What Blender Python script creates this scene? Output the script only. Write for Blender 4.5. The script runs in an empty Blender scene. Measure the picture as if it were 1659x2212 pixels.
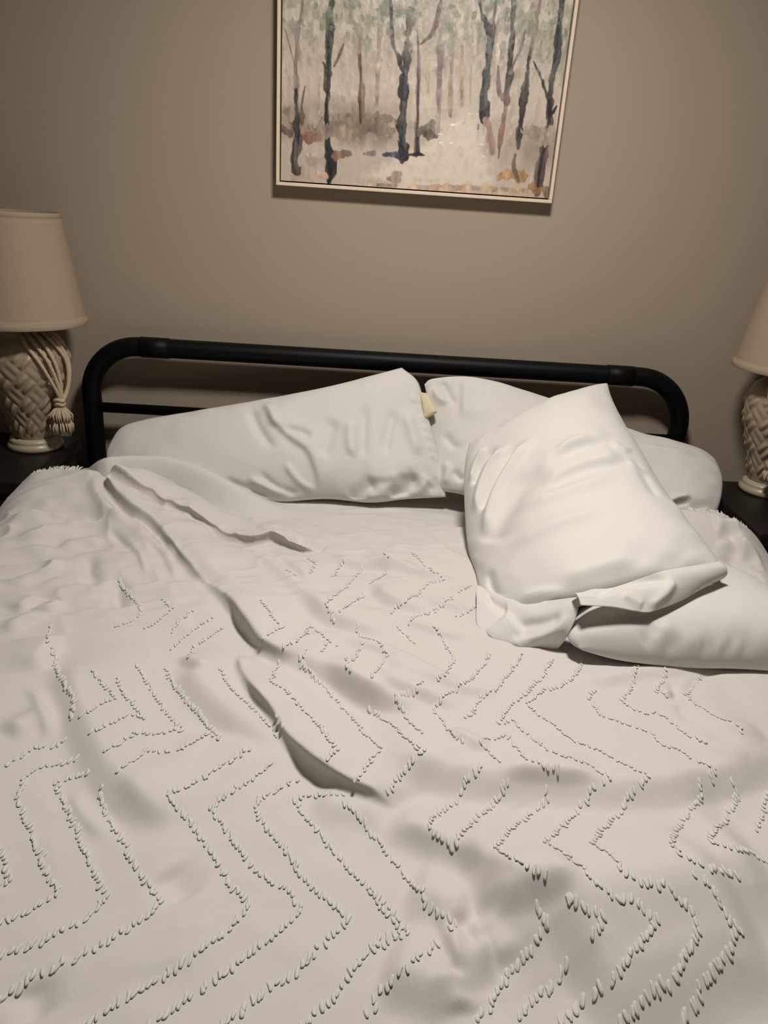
import bpy, bmesh, math
import numpy as np
from mathutils import Vector, Matrix

# ---- measurements of the place, in metres
HEM = [
 (-1.02,-0.415),
 (-0.8385,-0.415),
 (-0.772,-0.415),
 (-0.7208,-0.415),
 (-0.6617,-0.415),
 (-0.6161,-0.4201),
 (-0.595,-0.435),
 (-0.5764,-0.4016),
 (-0.5459,-0.3783),
 (-0.4963,-0.3773),
 (-0.443,-0.3919),
 (-0.3851,-0.4314),
 (-0.3318,-0.4551),
 (-0.272,-0.464),
 (-0.2157,-0.4422),
 (-0.1489,-0.3996),
 (-0.0778,-0.3746),
 (0.0262,-0.3823),
 (0.1068,-0.4193),
 (0.172,-0.4313),
 (0.34,-0.42),
 (0.5,-0.46),
 (0.62,-0.485),
 (0.6944,-0.495),
 (0.7438,-0.495),
 (0.7815,-0.495),
 (1.02,-0.5),
]
DUVET_FOLDS = [
 ('o',0.023,0.06,0.005,0.06,[(-0.5814,-0.4688),(-0.5295,-0.4725),(-0.4904,-0.4784),(-0.4578,-0.4952),(-0.4076,-0.5092),(-0.3641,-0.5378),(-0.3113,-0.5726),(-0.2669,-0.5937),(-0.2279,-0.58),(-0.194,-0.5977),(-0.1601,-0.6233),(-0.132,-0.6157)]),
 ('r',0.01,0.03,0.03,0.12,[(-0.5833,-0.4339),(-0.5125,-0.4302),(-0.4319,-0.4437),(-0.3562,-0.4823),(-0.266,-0.5059),(-0.1875,-0.5246)]),
 ('r',-0.016,0.016,0.016,0.2,[(-0.1918,-0.5754),(-0.1581,-0.5932),(-0.1254,-0.6065)]),
 ('r',-0.012,0.006,0.006,0.15,[(-0.5764,-0.4793),(-0.5176,-0.4819),(-0.4554,-0.5053)]),
 ('r',-0.007,0.005,0.005,0.2,[(-0.3712,-0.548),(-0.309,-0.5857),(-0.265,-0.6064),(-0.2168,-0.5961)]),
 ('r',-0.01,0.006,0.006,0.2,[(-0.2647,-0.8564),(-0.2234,-0.9269),(-0.1919,-0.9733)]),
 ('o',0.03,0.09,0.01,0.05,[(-0.5936,-0.4589),(-0.5698,-0.4947),(-0.5416,-0.5221),(-0.4987,-0.5507),(-0.4604,-0.576),(-0.4053,-0.6531),(-0.3542,-0.7267),(-0.3096,-0.7838),(-0.2669,-0.8444),(-0.2291,-0.9137),(-0.1986,-0.965),(-0.1691,-0.9906),(-0.1406,-1.0027)]),
 ('r',-0.008,0.008,0.008,0.2,[(-0.5668,-0.505),(-0.5118,-0.5525),(-0.4574,-0.587),(-0.4076,-0.6615)]),
 ('s',0.015,0.08,0.014,0.2,[(-0.1762,-0.9881),(-0.1408,-1.0004),(-0.0846,-1.0365),(-0.0377,-1.0788),(0.0,-1.1065)]),
 ('r',-0.01,0.016,0.016,0.2,[(-0.4071,-0.6284),(-0.3421,-0.7253),(-0.287,-0.7982)]),
 ('o',0.026,0.075,0.007,0.1,[(-0.2324,-0.9867),(-0.2167,-1.0322),(-0.193,-1.0798),(-0.1618,-1.1256),(-0.1362,-1.1662),(-0.1097,-1.2021),(-0.0826,-1.2293),(-0.0517,-1.2518),(-0.0221,-1.2662),(0.0016,-1.2749)]),
 ('s',0.014,0.1,0.02,0.2,[(-0.491,-1.0144),(-0.4532,-1.0785),(-0.421,-1.1313),(-0.3745,-1.2038),(-0.3451,-1.2417),(-0.3071,-1.2833),(-0.2696,-1.3117),(-0.2264,-1.3268)]),
 ('s',0.005,0.06,0.012,0.3,[(-0.3244,-1.2481),(-0.2931,-1.2825),(-0.2665,-1.3049),(-0.2391,-1.3146)]),
 ('s',0.022,0.12,0.022,0.12,[(-0.0304,-1.2071),(0.0143,-1.2188),(0.0579,-1.2335),(0.1065,-1.2429),(0.1613,-1.2443),(0.2146,-1.2517),(0.263,-1.255),(0.3287,-1.2409),(0.395,-1.2172),(0.458,-1.1941),(0.5162,-1.1738)]),
 ('s',0.01,0.05,0.008,0.3,[(0.1138,-1.2302),(0.1636,-1.232),(0.2073,-1.2364),(0.2455,-1.2396)]),
 ('s',0.034,0.12,0.05,0.15,[(0.0644,-1.4193),(0.0981,-1.4327),(0.1371,-1.4361),(0.1861,-1.4342),(0.2407,-1.4173),(0.3039,-1.3967),(0.3774,-1.3802),(0.4105,-1.3732)]),
 ('s',0.014,0.05,0.014,0.3,[(0.0662,-1.4039),(0.1017,-1.4102),(0.1298,-1.4054),(0.1826,-1.3965)]),
 ('s',0.03,0.14,0.04,0.2,[(0.1583,-1.5205),(0.2127,-1.4993),(0.2607,-1.4812),(0.3094,-1.4666),(0.3693,-1.451)]),
 ('r',-0.008,0.012,0.01,0.3,[(0.0517,-1.4122),(0.063,-1.4317),(0.0748,-1.4488)]),
 ('r',0.01,0.02,0.012,0.3,[(0.0721,-1.4114),(0.0841,-1.4381),(0.1021,-1.4605)]),
 ('s',0.014,0.05,0.016,0.25,[(0.0418,-1.4715),(0.058,-1.4753),(0.0762,-1.4637),(0.0872,-1.4611)]),
 ('s',0.016,0.07,0.02,0.3,[(-0.0285,-1.4825),(-0.0003,-1.4899),(0.0235,-1.4973),(0.0464,-1.5085)]),
 ('r',0.01,0.014,0.014,0.3,[(0.041,-1.4715),(0.0464,-1.4884),(0.0503,-1.5084)]),
 ('s',0.014,0.06,0.02,0.3,[(-0.0017,-1.3962),(0.0208,-1.4032),(0.0427,-1.4126),(0.0639,-1.4243)]),
 ('s',0.011,0.06,0.018,0.2,[(-0.0196,-1.302),(0.0055,-1.3151),(0.0346,-1.3327),(0.0624,-1.3519),(0.0894,-1.3675)]),
 ('r',0.008,0.03,0.012,0.2,[(-0.0041,-1.2945),(0.0452,-1.3247),(0.0861,-1.3561),(0.1154,-1.3831),(0.1451,-1.398)]),
 ('s',0.0155,0.06,0.012,0.3,[(-0.1062,-1.0094),(-0.0708,-1.0492),(-0.0313,-1.0783),(0.0065,-1.096),(0.0502,-1.1029)]),
 ('s',0.0155,0.07,0.014,0.3,[(-0.1588,-0.8177),(-0.1085,-0.8709),(-0.0548,-0.9056),(-0.0108,-0.9222),(0.0189,-0.9095)]),
 ('r',0.0109,0.02,0.012,0.3,[(-0.0914,-0.9089),(-0.0396,-0.9448),(0.0165,-0.9813),(0.0692,-1.0216),(0.1081,-1.0356)]),
 ('r',0.0093,0.02,0.012,0.3,[(-0.0323,-0.954),(0.0223,-1.0138),(0.0879,-1.0371),(0.1403,-1.0442),(0.1788,-1.0522)]),
 ('s',0.0109,0.05,0.01,0.3,[(-0.0316,-1.0407),(0.0009,-1.0654),(0.0521,-1.0743),(0.0945,-1.0998)]),
 ('r',0.0093,0.016,0.01,0.3,[(0.0658,-1.1402),(0.0933,-1.1655),(0.1137,-1.19)]),
 ('s',0.0139,0.05,0.012,0.3,[(-0.0381,-0.7423),(-0.0097,-0.799),(0.0216,-0.8244),(0.068,-0.8354)]),
 ('r',0.0124,0.018,0.012,0.3,[(-0.061,-0.6505),(0.0095,-0.6582),(0.0692,-0.6902),(0.1368,-0.7069)]),
 ('s',0.0124,0.05,0.01,0.3,[(-0.1226,-0.6518),(-0.0692,-0.6713),(-0.017,-0.6712),(0.0349,-0.6845)]),
 ('r',0.0093,0.014,0.01,0.3,[(-0.0164,-0.567),(0.0579,-0.5756),(0.1311,-0.5885),(0.1655,-0.6118)]),
 ('r',0.0093,0.014,0.01,0.3,[(0.0469,-0.7896),(0.0948,-0.7976),(0.1398,-0.825)]),
 ('r',0.0093,0.014,0.01,0.3,[(0.0129,-0.8559),(0.0794,-0.8901),(0.1382,-0.9026)]),
 ('s',0.0093,0.04,0.01,0.3,[(-0.2313,-0.6236),(-0.1896,-0.6794),(-0.1589,-0.7324),(-0.129,-0.7984)]),
 ('r',0.0109,0.02,0.016,0.3,[(-0.287,-0.6092),(-0.2042,-0.7003),(-0.1448,-0.8),(-0.092,-0.8982)]),
 ('r',-0.006,0.008,0.008,0.3,[(0.4245,-0.9879),(0.4169,-1.0177),(0.4055,-1.0517)]),
 ('r',-0.006,0.008,0.008,0.3,[(0.4246,-1.0284),(0.455,-0.995),(0.4825,-0.9712),(0.5143,-0.9563)]),
 ('r',0.006,0.012,0.012,0.3,[(0.3971,-1.0192),(0.4057,-1.0331)]),
 ('r',-0.005,0.01,0.01,0.3,[(0.4055,-1.0517),(0.4081,-1.0879),(0.412,-1.1026)]),
 ('r',0.006,0.02,0.014,0.3,[(0.412,-1.1026),(0.4474,-1.1099),(0.5081,-1.1155)]),
 ('r',0.006,0.02,0.012,0.3,[(0.3893,-1.1281),(0.4122,-1.1629),(0.454,-1.1776)]),
 ('s',0.008,0.04,0.012,0.3,[(0.2572,-1.0011),(0.3036,-1.0091),(0.3736,-0.986),(0.4367,-0.9687),(0.5019,-0.951)]),
 ('r',-0.013,0.014,0.014,0.3,[(-0.5562,-0.6774),(-0.5273,-0.7472),(-0.498,-0.8046)]),
 ('r',-0.013,0.014,0.014,0.3,[(-0.4838,-0.7463),(-0.4601,-0.8089),(-0.4388,-0.8695)]),
 ('s',0.013,0.04,0.012,0.3,[(-0.5468,-0.8914),(-0.5377,-0.8682),(-0.5369,-0.8452)]),
 ('r',0.0104,0.016,0.016,0.3,[(-0.5796,-0.7054),(-0.6013,-0.7555),(-0.6343,-0.7901),(-0.6603,-0.8014)]),
 ('r',0.0104,0.016,0.016,0.3,[(-0.5867,-0.5582),(-0.616,-0.6037),(-0.657,-0.6348),(-0.7027,-0.6693)]),
 ('r',0.0104,0.014,0.014,0.3,[(-0.6203,-0.6634),(-0.5934,-0.6436),(-0.5388,-0.626)]),
 ('s',0.013,0.04,0.012,0.3,[(-0.5902,-0.8921),(-0.5827,-0.8575),(-0.5631,-0.8321)]),
 ('r',0.0104,0.016,0.016,0.3,[(-0.5935,-0.948),(-0.5704,-0.9046),(-0.5525,-0.8772)]),
 ('s',0.0156,0.05,0.014,0.3,[(-0.4963,-1.0493),(-0.4988,-1.0031),(-0.4985,-0.9784),(-0.5051,-0.9432)]),
 ('r',0.0104,0.02,0.016,0.3,[(-0.4831,-1.1768),(-0.4668,-1.1487),(-0.4496,-1.1189)]),
 ('s',0.0117,0.05,0.016,0.3,[(-0.6393,-0.5363),(-0.5581,-0.5637),(-0.4866,-0.6257),(-0.4347,-0.6884)]),
 ('r',0.013,0.016,0.012,0.25,[(-0.6197,-0.4688),(-0.5873,-0.5132),(-0.5516,-0.5556),(-0.5157,-0.5857)]),
 ('s',0.0104,0.03,0.01,0.3,[(-0.3152,-0.9906),(-0.2964,-1.0131),(-0.2664,-1.0451)]),
 ('s',0.0156,0.07,0.02,0.25,[(-0.3192,-1.015),(-0.2789,-1.0758),(-0.2378,-1.1232),(-0.1886,-1.1661),(-0.1461,-1.1808)]),
 ('r',-0.0091,0.02,0.02,0.3,[(-0.2399,-1.3682),(-0.2234,-1.3787),(-0.2021,-1.4021)]),
 ('r',-0.0078,0.015,0.015,0.3,[(-0.3226,-1.4884),(-0.3102,-1.5042),(-0.3008,-1.5239)]),
 ('s',0.0104,0.06,0.02,0.3,[(-0.1018,-1.2929),(-0.0713,-1.2878),(-0.035,-1.2928),(-0.0094,-1.3015)]),
 ('s',0.016,0.04,0.008,0.25,[(0.6737,-0.5289),(0.6964,-0.546),(0.6969,-0.5787),(0.6891,-0.6207)]),
 ('r',0.012,0.012,0.01,0.25,[(0.6448,-0.5851),(0.6829,-0.5848),(0.7165,-0.5984),(0.7389,-0.6375)]),
 ('s',0.014,0.03,0.008,0.25,[(0.6584,-0.5555),(0.6858,-0.5473),(0.7136,-0.5535)]),
 ('r',-0.01,0.01,0.01,0.25,[(0.6477,-0.6045),(0.6794,-0.6218),(0.7011,-0.6839)]),
 ('s',0.012,0.04,0.01,0.25,[(0.6842,-0.6356),(0.6987,-0.6692),(0.6916,-0.7417)]),
 ('r',0.007,0.01,0.006,0.25,[(-0.554,-0.5772),(-0.5069,-0.6156),(-0.4634,-0.6763),(-0.4239,-0.7576)]),
 ('r',0.006,0.01,0.007,0.25,[(-0.7356,-0.5923),(-0.6887,-0.5747),(-0.6296,-0.5643)]),
 ('s',0.008,0.03,0.007,0.3,[(-0.4828,-0.608),(-0.4233,-0.6673),(-0.3726,-0.7695)]),
 ('r',0.006,0.012,0.008,0.3,[(-0.4996,-1.0714),(-0.4612,-1.1197),(-0.4247,-1.1816)]),
 ('r',0.005,0.012,0.008,0.3,[(-0.3734,-1.2584),(-0.3432,-1.299),(-0.3014,-1.3355)]),
 ('s',0.006,0.05,0.012,0.3,[(-0.1552,-1.1983),(-0.2058,-1.1672),(-0.242,-1.1607),(-0.2742,-1.1717)]),
]
ZIGZAGS = [
 [(-0.3833,-1.2102),(-0.4172,-1.222),(-0.429,-1.2445),(-0.4243,-1.2758),(-0.4106,-1.2959),(-0.3861,-1.3273),(-0.3622,-1.3625),(-0.3443,-1.387),(-0.3308,-1.3958),(-0.3347,-1.4035),(-0.3467,-1.4169),(-0.3615,-1.4275),(-0.3714,-1.4331)],
 [(-0.3607,-1.235),(-0.3809,-1.2394),(-0.3936,-1.2477),(-0.3739,-1.2779),(-0.3396,-1.323),(-0.3166,-1.3603),(-0.2967,-1.3849),(-0.283,-1.3991),(-0.2911,-1.4146),(-0.3001,-1.4315),(-0.3152,-1.4417),(-0.3311,-1.4539),(-0.3513,-1.4637),(-0.3602,-1.4663)],
 [(-0.3379,-1.2622),(-0.3241,-1.2891),(-0.2938,-1.329),(-0.2729,-1.3583),(-0.2519,-1.3829),(-0.2311,-1.4017),(-0.2388,-1.4216),(-0.2523,-1.4344),(-0.2653,-1.4468),(-0.2811,-1.4611),(-0.3003,-1.475),(-0.3193,-1.4821),(-0.3285,-1.4935),(-0.3364,-1.5018),(-0.3412,-1.5079)],
 [(-0.1816,-1.1903),(-0.2071,-1.2207),(-0.2241,-1.2436),(-0.2403,-1.2654),(-0.2589,-1.278),(-0.2479,-1.2872),(-0.2268,-1.3029),(-0.2063,-1.3289),(-0.1836,-1.3581),(-0.1679,-1.3801),(-0.147,-1.4034),(-0.1544,-1.4191),(-0.1699,-1.4408),(-0.1853,-1.4576),(-0.1991,-1.4692),(-0.2238,-1.4899),(-0.2396,-1.5026),(-0.2498,-1.5128),(-0.2622,-1.5214),(-0.2704,-1.534)],
 [(-0.1512,-1.2063),(-0.1787,-1.2434),(-0.1981,-1.2688),(-0.2086,-1.2815),(-0.1918,-1.3024),(-0.1684,-1.3364),(-0.1448,-1.365),(-0.1145,-1.3833),(-0.0962,-1.4065),(-0.1117,-1.4273),(-0.1285,-1.447),(-0.1486,-1.4659),(-0.166,-1.4817),(-0.1827,-1.4967),(-0.2,-1.5131),(-0.2093,-1.5211),(-0.2228,-1.5326)],
 [(-0.1178,-1.2316),(-0.1257,-1.2343),(-0.1379,-1.2464),(-0.1545,-1.2621),(-0.1603,-1.2767),(-0.1433,-1.3065),(-0.1198,-1.3359),(-0.1026,-1.363),(-0.0794,-1.3899),(-0.0488,-1.4148),(-0.0654,-1.4352),(-0.0831,-1.4583),(-0.1019,-1.4773),(-0.1204,-1.4906),(-0.1373,-1.5086),(-0.1525,-1.5206),(-0.1666,-1.534)],
 [(-0.0621,-1.2579),(-0.0914,-1.2571),(-0.1074,-1.2558),(-0.1143,-1.2671),(-0.1049,-1.2842),(-0.0849,-1.31),(-0.0686,-1.3327),(-0.0506,-1.3578),(-0.029,-1.384),(-0.0156,-1.4074),(-0.0065,-1.4172),(0.0061,-1.4307),(-0.007,-1.4369),(-0.02,-1.4421),(-0.0286,-1.4472),(-0.039,-1.4612),(-0.0527,-1.4835),(-0.0621,-1.4962),(-0.0751,-1.5086),(-0.0876,-1.5205)],
 [(-0.0614,-1.2762),(-0.0482,-1.2825),(-0.0373,-1.2963),(-0.0243,-1.3135),(-0.0168,-1.3259),(-0.0046,-1.3419),(0.009,-1.3666),(0.0228,-1.3995),(0.0353,-1.4145),(0.0501,-1.424)],
 [(-0.4232,-1.3355),(-0.4081,-1.3529),(-0.3828,-1.3842),(-0.3896,-1.394),(-0.3964,-1.3983)],
 [(-0.2466,-1.0254),(-0.2258,-1.07),(-0.2064,-1.092),(-0.1965,-1.0999),(-0.1741,-1.1256),(-0.1523,-1.1528),(-0.137,-1.1716)],
 [(-0.1972,-1.0736),(-0.1776,-1.1008),(-0.1589,-1.127),(-0.1391,-1.1544),(-0.1143,-1.1942)],
 [(-0.1584,-0.982),(-0.161,-0.9912),(-0.1655,-0.9999),(-0.168,-1.0257),(-0.1668,-1.0648),(-0.1476,-1.0784),(-0.1275,-1.1056),(-0.107,-1.1262),(-0.0917,-1.1563),(-0.079,-1.1851),(-0.0689,-1.2011),(-0.076,-1.2155),(-0.0829,-1.2245),(-0.0872,-1.2242)],
 [(-0.1281,-0.9808),(-0.1339,-0.9991),(-0.1309,-1.0097),(-0.1189,-1.0191),(-0.0987,-1.0432),(-0.0772,-1.0717),(-0.0549,-1.1148),(-0.0375,-1.1527),(-0.0168,-1.188),(-0.0248,-1.1979),(-0.0342,-1.2214),(-0.0402,-1.2395),(-0.0473,-1.2503),(-0.0527,-1.2521)],
 [(-0.0652,-1.0439),(-0.0703,-1.0449),(-0.0713,-1.0524),(-0.0523,-1.0757),(-0.0221,-1.099),(-0.0087,-1.117),(0.0051,-1.1472),(0.0166,-1.1764),(0.0246,-1.1998)],
 [(0.0065,-1.1479),(0.0185,-1.181),(0.0338,-1.2007),(0.0262,-1.2076),(0.0172,-1.2144),(0.0101,-1.2226),(-0.002,-1.2399),(-0.0122,-1.2619)],
 [(0.0424,-1.0428),(0.0304,-1.0669),(0.0221,-1.0734),(-0.0004,-1.0834),(0.0081,-1.0964),(0.0161,-1.1091),(0.0226,-1.137),(0.0342,-1.1559)],
 [(0.1534,-0.9392),(0.1419,-0.9673),(0.1274,-0.991),(0.1104,-1.0231),(0.0917,-1.0452),(0.0763,-1.0609),(0.0647,-1.0787),(0.0548,-1.0823),(0.0605,-1.1112),(0.0654,-1.1289),(0.0718,-1.1559),(0.0843,-1.1717)],
 [(0.2042,-0.9349),(0.1865,-0.9702),(0.1738,-0.9907),(0.1573,-1.0227),(0.1471,-1.0412),(0.1244,-1.0547),(0.1134,-1.0753),(0.1071,-1.0974),(0.0959,-1.1061)],
 [(0.1045,-1.1799),(0.1143,-1.1812),(0.1183,-1.1947),(0.1236,-1.2078)],
 [(0.2525,-0.9446),(0.2376,-0.9694),(0.2194,-1.0028),(0.1995,-1.0286),(0.1823,-1.0532),(0.1586,-1.0802),(0.148,-1.1024),(0.1409,-1.116)],
 [(0.1153,-1.1625),(0.128,-1.1543),(0.1455,-1.1458),(0.1498,-1.172),(0.1524,-1.1952),(0.1569,-1.2152),(0.1647,-1.2212),(0.1743,-1.2249),(0.1838,-1.2285),(0.1936,-1.2319),(0.2017,-1.2372)],
 [(0.1409,-1.116),(0.1623,-1.1067),(0.1656,-1.1245),(0.1719,-1.1416),(0.1801,-1.1557),(0.1849,-1.1745),(0.19,-1.1858),(0.1991,-1.1921),(0.2066,-1.2031)],
 [(0.2071,-1.198),(0.2184,-1.2062),(0.2348,-1.2137),(0.2433,-1.2259),(0.2519,-1.236),(0.2446,-1.2423)],
 [(0.2469,-1.0191),(0.2198,-1.0272),(0.2033,-1.046),(0.1884,-1.0669),(0.191,-1.0806),(0.1995,-1.0962),(0.2075,-1.1061),(0.2172,-1.121),(0.2238,-1.1406)],
 [(0.2234,-1.1377),(0.233,-1.1565),(0.2453,-1.1629),(0.258,-1.1785),(0.2696,-1.1868),(0.2768,-1.1976),(0.2837,-1.2083),(0.2921,-1.2186),(0.3024,-1.2266),(0.2947,-1.2331),(0.2874,-1.2417)],
 [(0.3016,-0.9374),(0.2837,-0.975),(0.272,-0.992),(0.2598,-1.0057),(0.2483,-1.0158)],
 [(0.2968,-1.0241),(0.28,-1.0401),(0.2853,-1.0598),(0.2876,-1.0816),(0.2973,-1.0943),(0.3118,-1.1064),(0.3244,-1.1132),(0.3337,-1.1203),(0.3408,-1.1273),(0.3426,-1.1445),(0.3476,-1.161),(0.3598,-1.1626),(0.3691,-1.1783),(0.3791,-1.1913),(0.3934,-1.2014),(0.386,-1.2103),(0.3859,-1.2164)],
 [(0.377,-0.9635),(0.3642,-0.9878),(0.3516,-1.0169),(0.328,-1.0451),(0.3334,-1.0618),(0.3436,-1.072),(0.3532,-1.0796),(0.364,-1.0733),(0.3731,-1.0808),(0.3787,-1.0938),(0.3844,-1.1091),(0.3891,-1.1366),(0.3959,-1.146),(0.3997,-1.1554)],
 [(0.4204,-0.9698),(0.4107,-0.9844),(0.3981,-1.0042),(0.3844,-1.0262),(0.393,-1.0313),(0.3964,-1.0369)],
 [(0.4279,-1.0346),(0.4296,-1.0517),(0.4422,-1.0758),(0.445,-1.0943),(0.4596,-1.109),(0.465,-1.124)],
 [(0.4281,-1.0259),(0.4564,-0.9912),(0.4741,-0.9707)],
 [(0.1023,-1.22),(0.0926,-1.2289),(0.0854,-1.2329),(0.0781,-1.237),(0.0776,-1.2466),(0.0682,-1.2585),(0.0605,-1.2647),(0.0461,-1.2809),(0.0356,-1.3008),(0.0331,-1.3153)],
 [(0.0392,-1.3208),(0.0452,-1.3304),(0.0514,-1.3364),(0.064,-1.3506),(0.0742,-1.3598),(0.0819,-1.3687),(0.0907,-1.3875),(0.0977,-1.4022),(0.1088,-1.4073),(0.1228,-1.4126),(0.1319,-1.416),(0.1331,-1.4247),(0.1399,-1.4257),(0.1322,-1.4329),(0.1241,-1.4415),(0.115,-1.4499),(0.1061,-1.4591),(0.0957,-1.4677),(0.0865,-1.4781),(0.0822,-1.4849),(0.073,-1.4962),(0.063,-1.5063)],
 [(0.0958,-1.4005),(0.1003,-1.4111),(0.1039,-1.4155)],
 [(0.1373,-1.2362),(0.1314,-1.2365),(0.1236,-1.2445),(0.1199,-1.2558),(0.1118,-1.2621),(0.1053,-1.2682),(0.0961,-1.2803),(0.0815,-1.302),(0.0729,-1.3152),(0.0643,-1.3298),(0.0597,-1.338)],
 [(0.1878,-1.2393),(0.1758,-1.2437),(0.1712,-1.2588),(0.1631,-1.2631),(0.1533,-1.271),(0.1376,-1.2909),(0.1222,-1.3104)],
 [(0.1297,-1.3012),(0.118,-1.3182),(0.1107,-1.3276),(0.0976,-1.353),(0.1041,-1.3697),(0.1118,-1.3792),(0.1209,-1.3881),(0.1283,-1.3936),(0.1375,-1.3982),(0.1455,-1.4029),(0.1527,-1.4092),(0.1574,-1.4156)],
 [(0.1571,-1.4171),(0.1632,-1.4199),(0.1689,-1.425),(0.1772,-1.4296),(0.186,-1.4367),(0.1774,-1.4452),(0.17,-1.4498),(0.1641,-1.4561),(0.1548,-1.4576),(0.1485,-1.4623),(0.1425,-1.4666),(0.1348,-1.4723),(0.1259,-1.4792),(0.1172,-1.4839),(0.1086,-1.4933),(0.1004,-1.5031)],
 [(0.23,-1.2448),(0.2233,-1.2508),(0.2204,-1.2601),(0.2114,-1.2641),(0.199,-1.2798),(0.1859,-1.2972)],
 [(0.1823,-1.2985),(0.1694,-1.3156),(0.1535,-1.3344),(0.1581,-1.3501),(0.1662,-1.3579),(0.1728,-1.3657)],
 [(0.1665,-1.3663),(0.1704,-1.3823),(0.1782,-1.3783),(0.1809,-1.4011),(0.187,-1.4062),(0.1939,-1.4125),(0.1994,-1.4177),(0.2122,-1.4154),(0.2229,-1.421),(0.2287,-1.4258),(0.2381,-1.4313),(0.2271,-1.4442),(0.217,-1.4517),(0.2063,-1.4615),(0.1978,-1.4686),(0.1887,-1.4779),(0.181,-1.4817),(0.1693,-1.4854),(0.1634,-1.4869),(0.1574,-1.4884),(0.1509,-1.4938),(0.1437,-1.498),(0.1345,-1.5057)],
 [(0.277,-1.2481),(0.2681,-1.2543),(0.2614,-1.2657),(0.2511,-1.2774),(0.2417,-1.2853),(0.231,-1.3007),(0.2174,-1.3161)],
 [(0.2184,-1.3207),(0.2023,-1.3374),(0.2065,-1.3511),(0.212,-1.3575),(0.2141,-1.3724),(0.215,-1.3847),(0.2201,-1.3918),(0.2256,-1.3973),(0.2327,-1.4024),(0.2522,-1.4015),(0.2615,-1.4036),(0.2638,-1.4125),(0.2718,-1.4156),(0.2752,-1.4232),(0.2775,-1.4343),(0.2709,-1.4441),(0.2639,-1.4515),(0.2532,-1.4624),(0.2426,-1.4751),(0.2264,-1.4844),(0.2191,-1.4876),(0.208,-1.4946),(0.2002,-1.4999),(0.1929,-1.5041),(0.1857,-1.509)],
 [(0.3687,-1.2238),(0.364,-1.2341),(0.3562,-1.2482),(0.3434,-1.2607),(0.3318,-1.2748),(0.3178,-1.2906),(0.3039,-1.3082)],
 [(0.2968,-1.3227),(0.2794,-1.3485),(0.2852,-1.3647),(0.2937,-1.375),(0.3064,-1.3786),(0.3293,-1.3678),(0.3441,-1.3693)],
 [(0.2882,-1.3898),(0.2964,-1.392),(0.3007,-1.3973),(0.3063,-1.4034),(0.3064,-1.4166),(0.3101,-1.4238),(0.3205,-1.4303),(0.3115,-1.4381),(0.3029,-1.4481),(0.2921,-1.4565),(0.2804,-1.4653),(0.2713,-1.4731),(0.2633,-1.4842),(0.2557,-1.4916),(0.2491,-1.4972),(0.2422,-1.5032)],
 [(0.415,-1.2123),(0.4155,-1.2244),(0.404,-1.2411),(0.3949,-1.2493),(0.3824,-1.2656),(0.3635,-1.2862)],
 [(0.3644,-1.2872),(0.332,-1.3291),(0.3481,-1.3368),(0.3593,-1.3412),(0.3855,-1.3242),(0.4014,-1.3292)],
 [(0.4562,-1.22),(0.4286,-1.2611),(0.4138,-1.2788)],
 [(-0.0268,-1.3799),(-0.0182,-1.3968),(-0.0111,-1.4021),(-0.003,-1.4154),(0.005,-1.4231),(-0.0022,-1.4299),(-0.0139,-1.4354),(-0.0243,-1.4371),(-0.0288,-1.4461)],
 [(0.0439,-1.4351),(0.0382,-1.4407),(0.031,-1.446),(0.0235,-1.4527),(0.0125,-1.4646),(0.0032,-1.4735),(-0.0065,-1.4811),(-0.0137,-1.486),(-0.0221,-1.489),(-0.0242,-1.4978),(-0.0305,-1.5054)],
 [(0.1502,-1.4909),(0.1435,-1.4974),(0.1358,-1.5029)],
 [(-0.2112,-0.8554),(-0.1943,-0.8812),(-0.1813,-0.9142),(-0.1667,-0.9279),(-0.1808,-0.9522),(-0.1869,-0.9693)],
 [(-0.002,-0.6834),(-0.0178,-0.7078),(-0.0332,-0.7338)],
 [(-0.0491,-0.6753),(-0.0589,-0.7012),(-0.073,-0.7473),(-0.082,-0.7693),(-0.099,-0.8234),(-0.1088,-0.8554),(-0.1013,-0.866),(-0.0911,-0.8825)],
 [(-0.0864,-0.6663),(-0.0959,-0.6806),(-0.1014,-0.7271)],
 [(-0.045,-0.7785),(-0.0703,-0.8337),(-0.083,-0.8687)],
 [(0.0742,-0.7145),(0.0594,-0.7468),(0.0421,-0.7856),(0.0235,-0.8182),(0.0073,-0.8247),(-0.0001,-0.8442)],
 [(0.11,-0.7676),(0.0943,-0.8002),(0.0797,-0.8117),(0.0691,-0.827),(0.0398,-0.8426),(0.0314,-0.8739)],
 [(-0.0084,-0.6559),(0.0022,-0.6645),(0.0106,-0.6729),(0.024,-0.6787)],
 [(0.0463,-0.5923),(0.0656,-0.6382),(0.0772,-0.6908),(0.1031,-0.7041),(0.0742,-0.7145)],
 [(-0.0548,-0.9032),(-0.0521,-0.9141),(-0.0431,-0.9298),(-0.0235,-0.9362),(-0.0155,-0.9647),(-0.0052,-0.9829),(-0.0134,-0.9923),(-0.022,-1.0237),(-0.0324,-1.0597)],
 [(0.0107,-0.8803),(0.0239,-0.8982),(0.034,-0.9223)],
 [(0.0689,-0.8859),(0.0798,-0.8955),(0.0866,-0.9266),(0.0987,-0.9617),(0.0886,-0.9768),(0.0719,-1.03),(0.0636,-1.0386)],
 [(-0.1301,-0.8968),(-0.1325,-0.9493),(-0.1454,-0.9695),(-0.1586,-0.9816),(-0.1598,-0.9886)],
 [(-0.1231,-0.9014),(-0.1053,-0.9411),(-0.0874,-0.9506)],
 [(-0.1001,-0.9541),(-0.105,-0.977)],
 [(-0.045,-0.9492),(-0.0528,-0.9808),(-0.0566,-1.0112)],
 [(-0.069,-0.9988),(-0.0637,-1.0458),(-0.0709,-1.0463),(-0.0723,-1.0517)],
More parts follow.
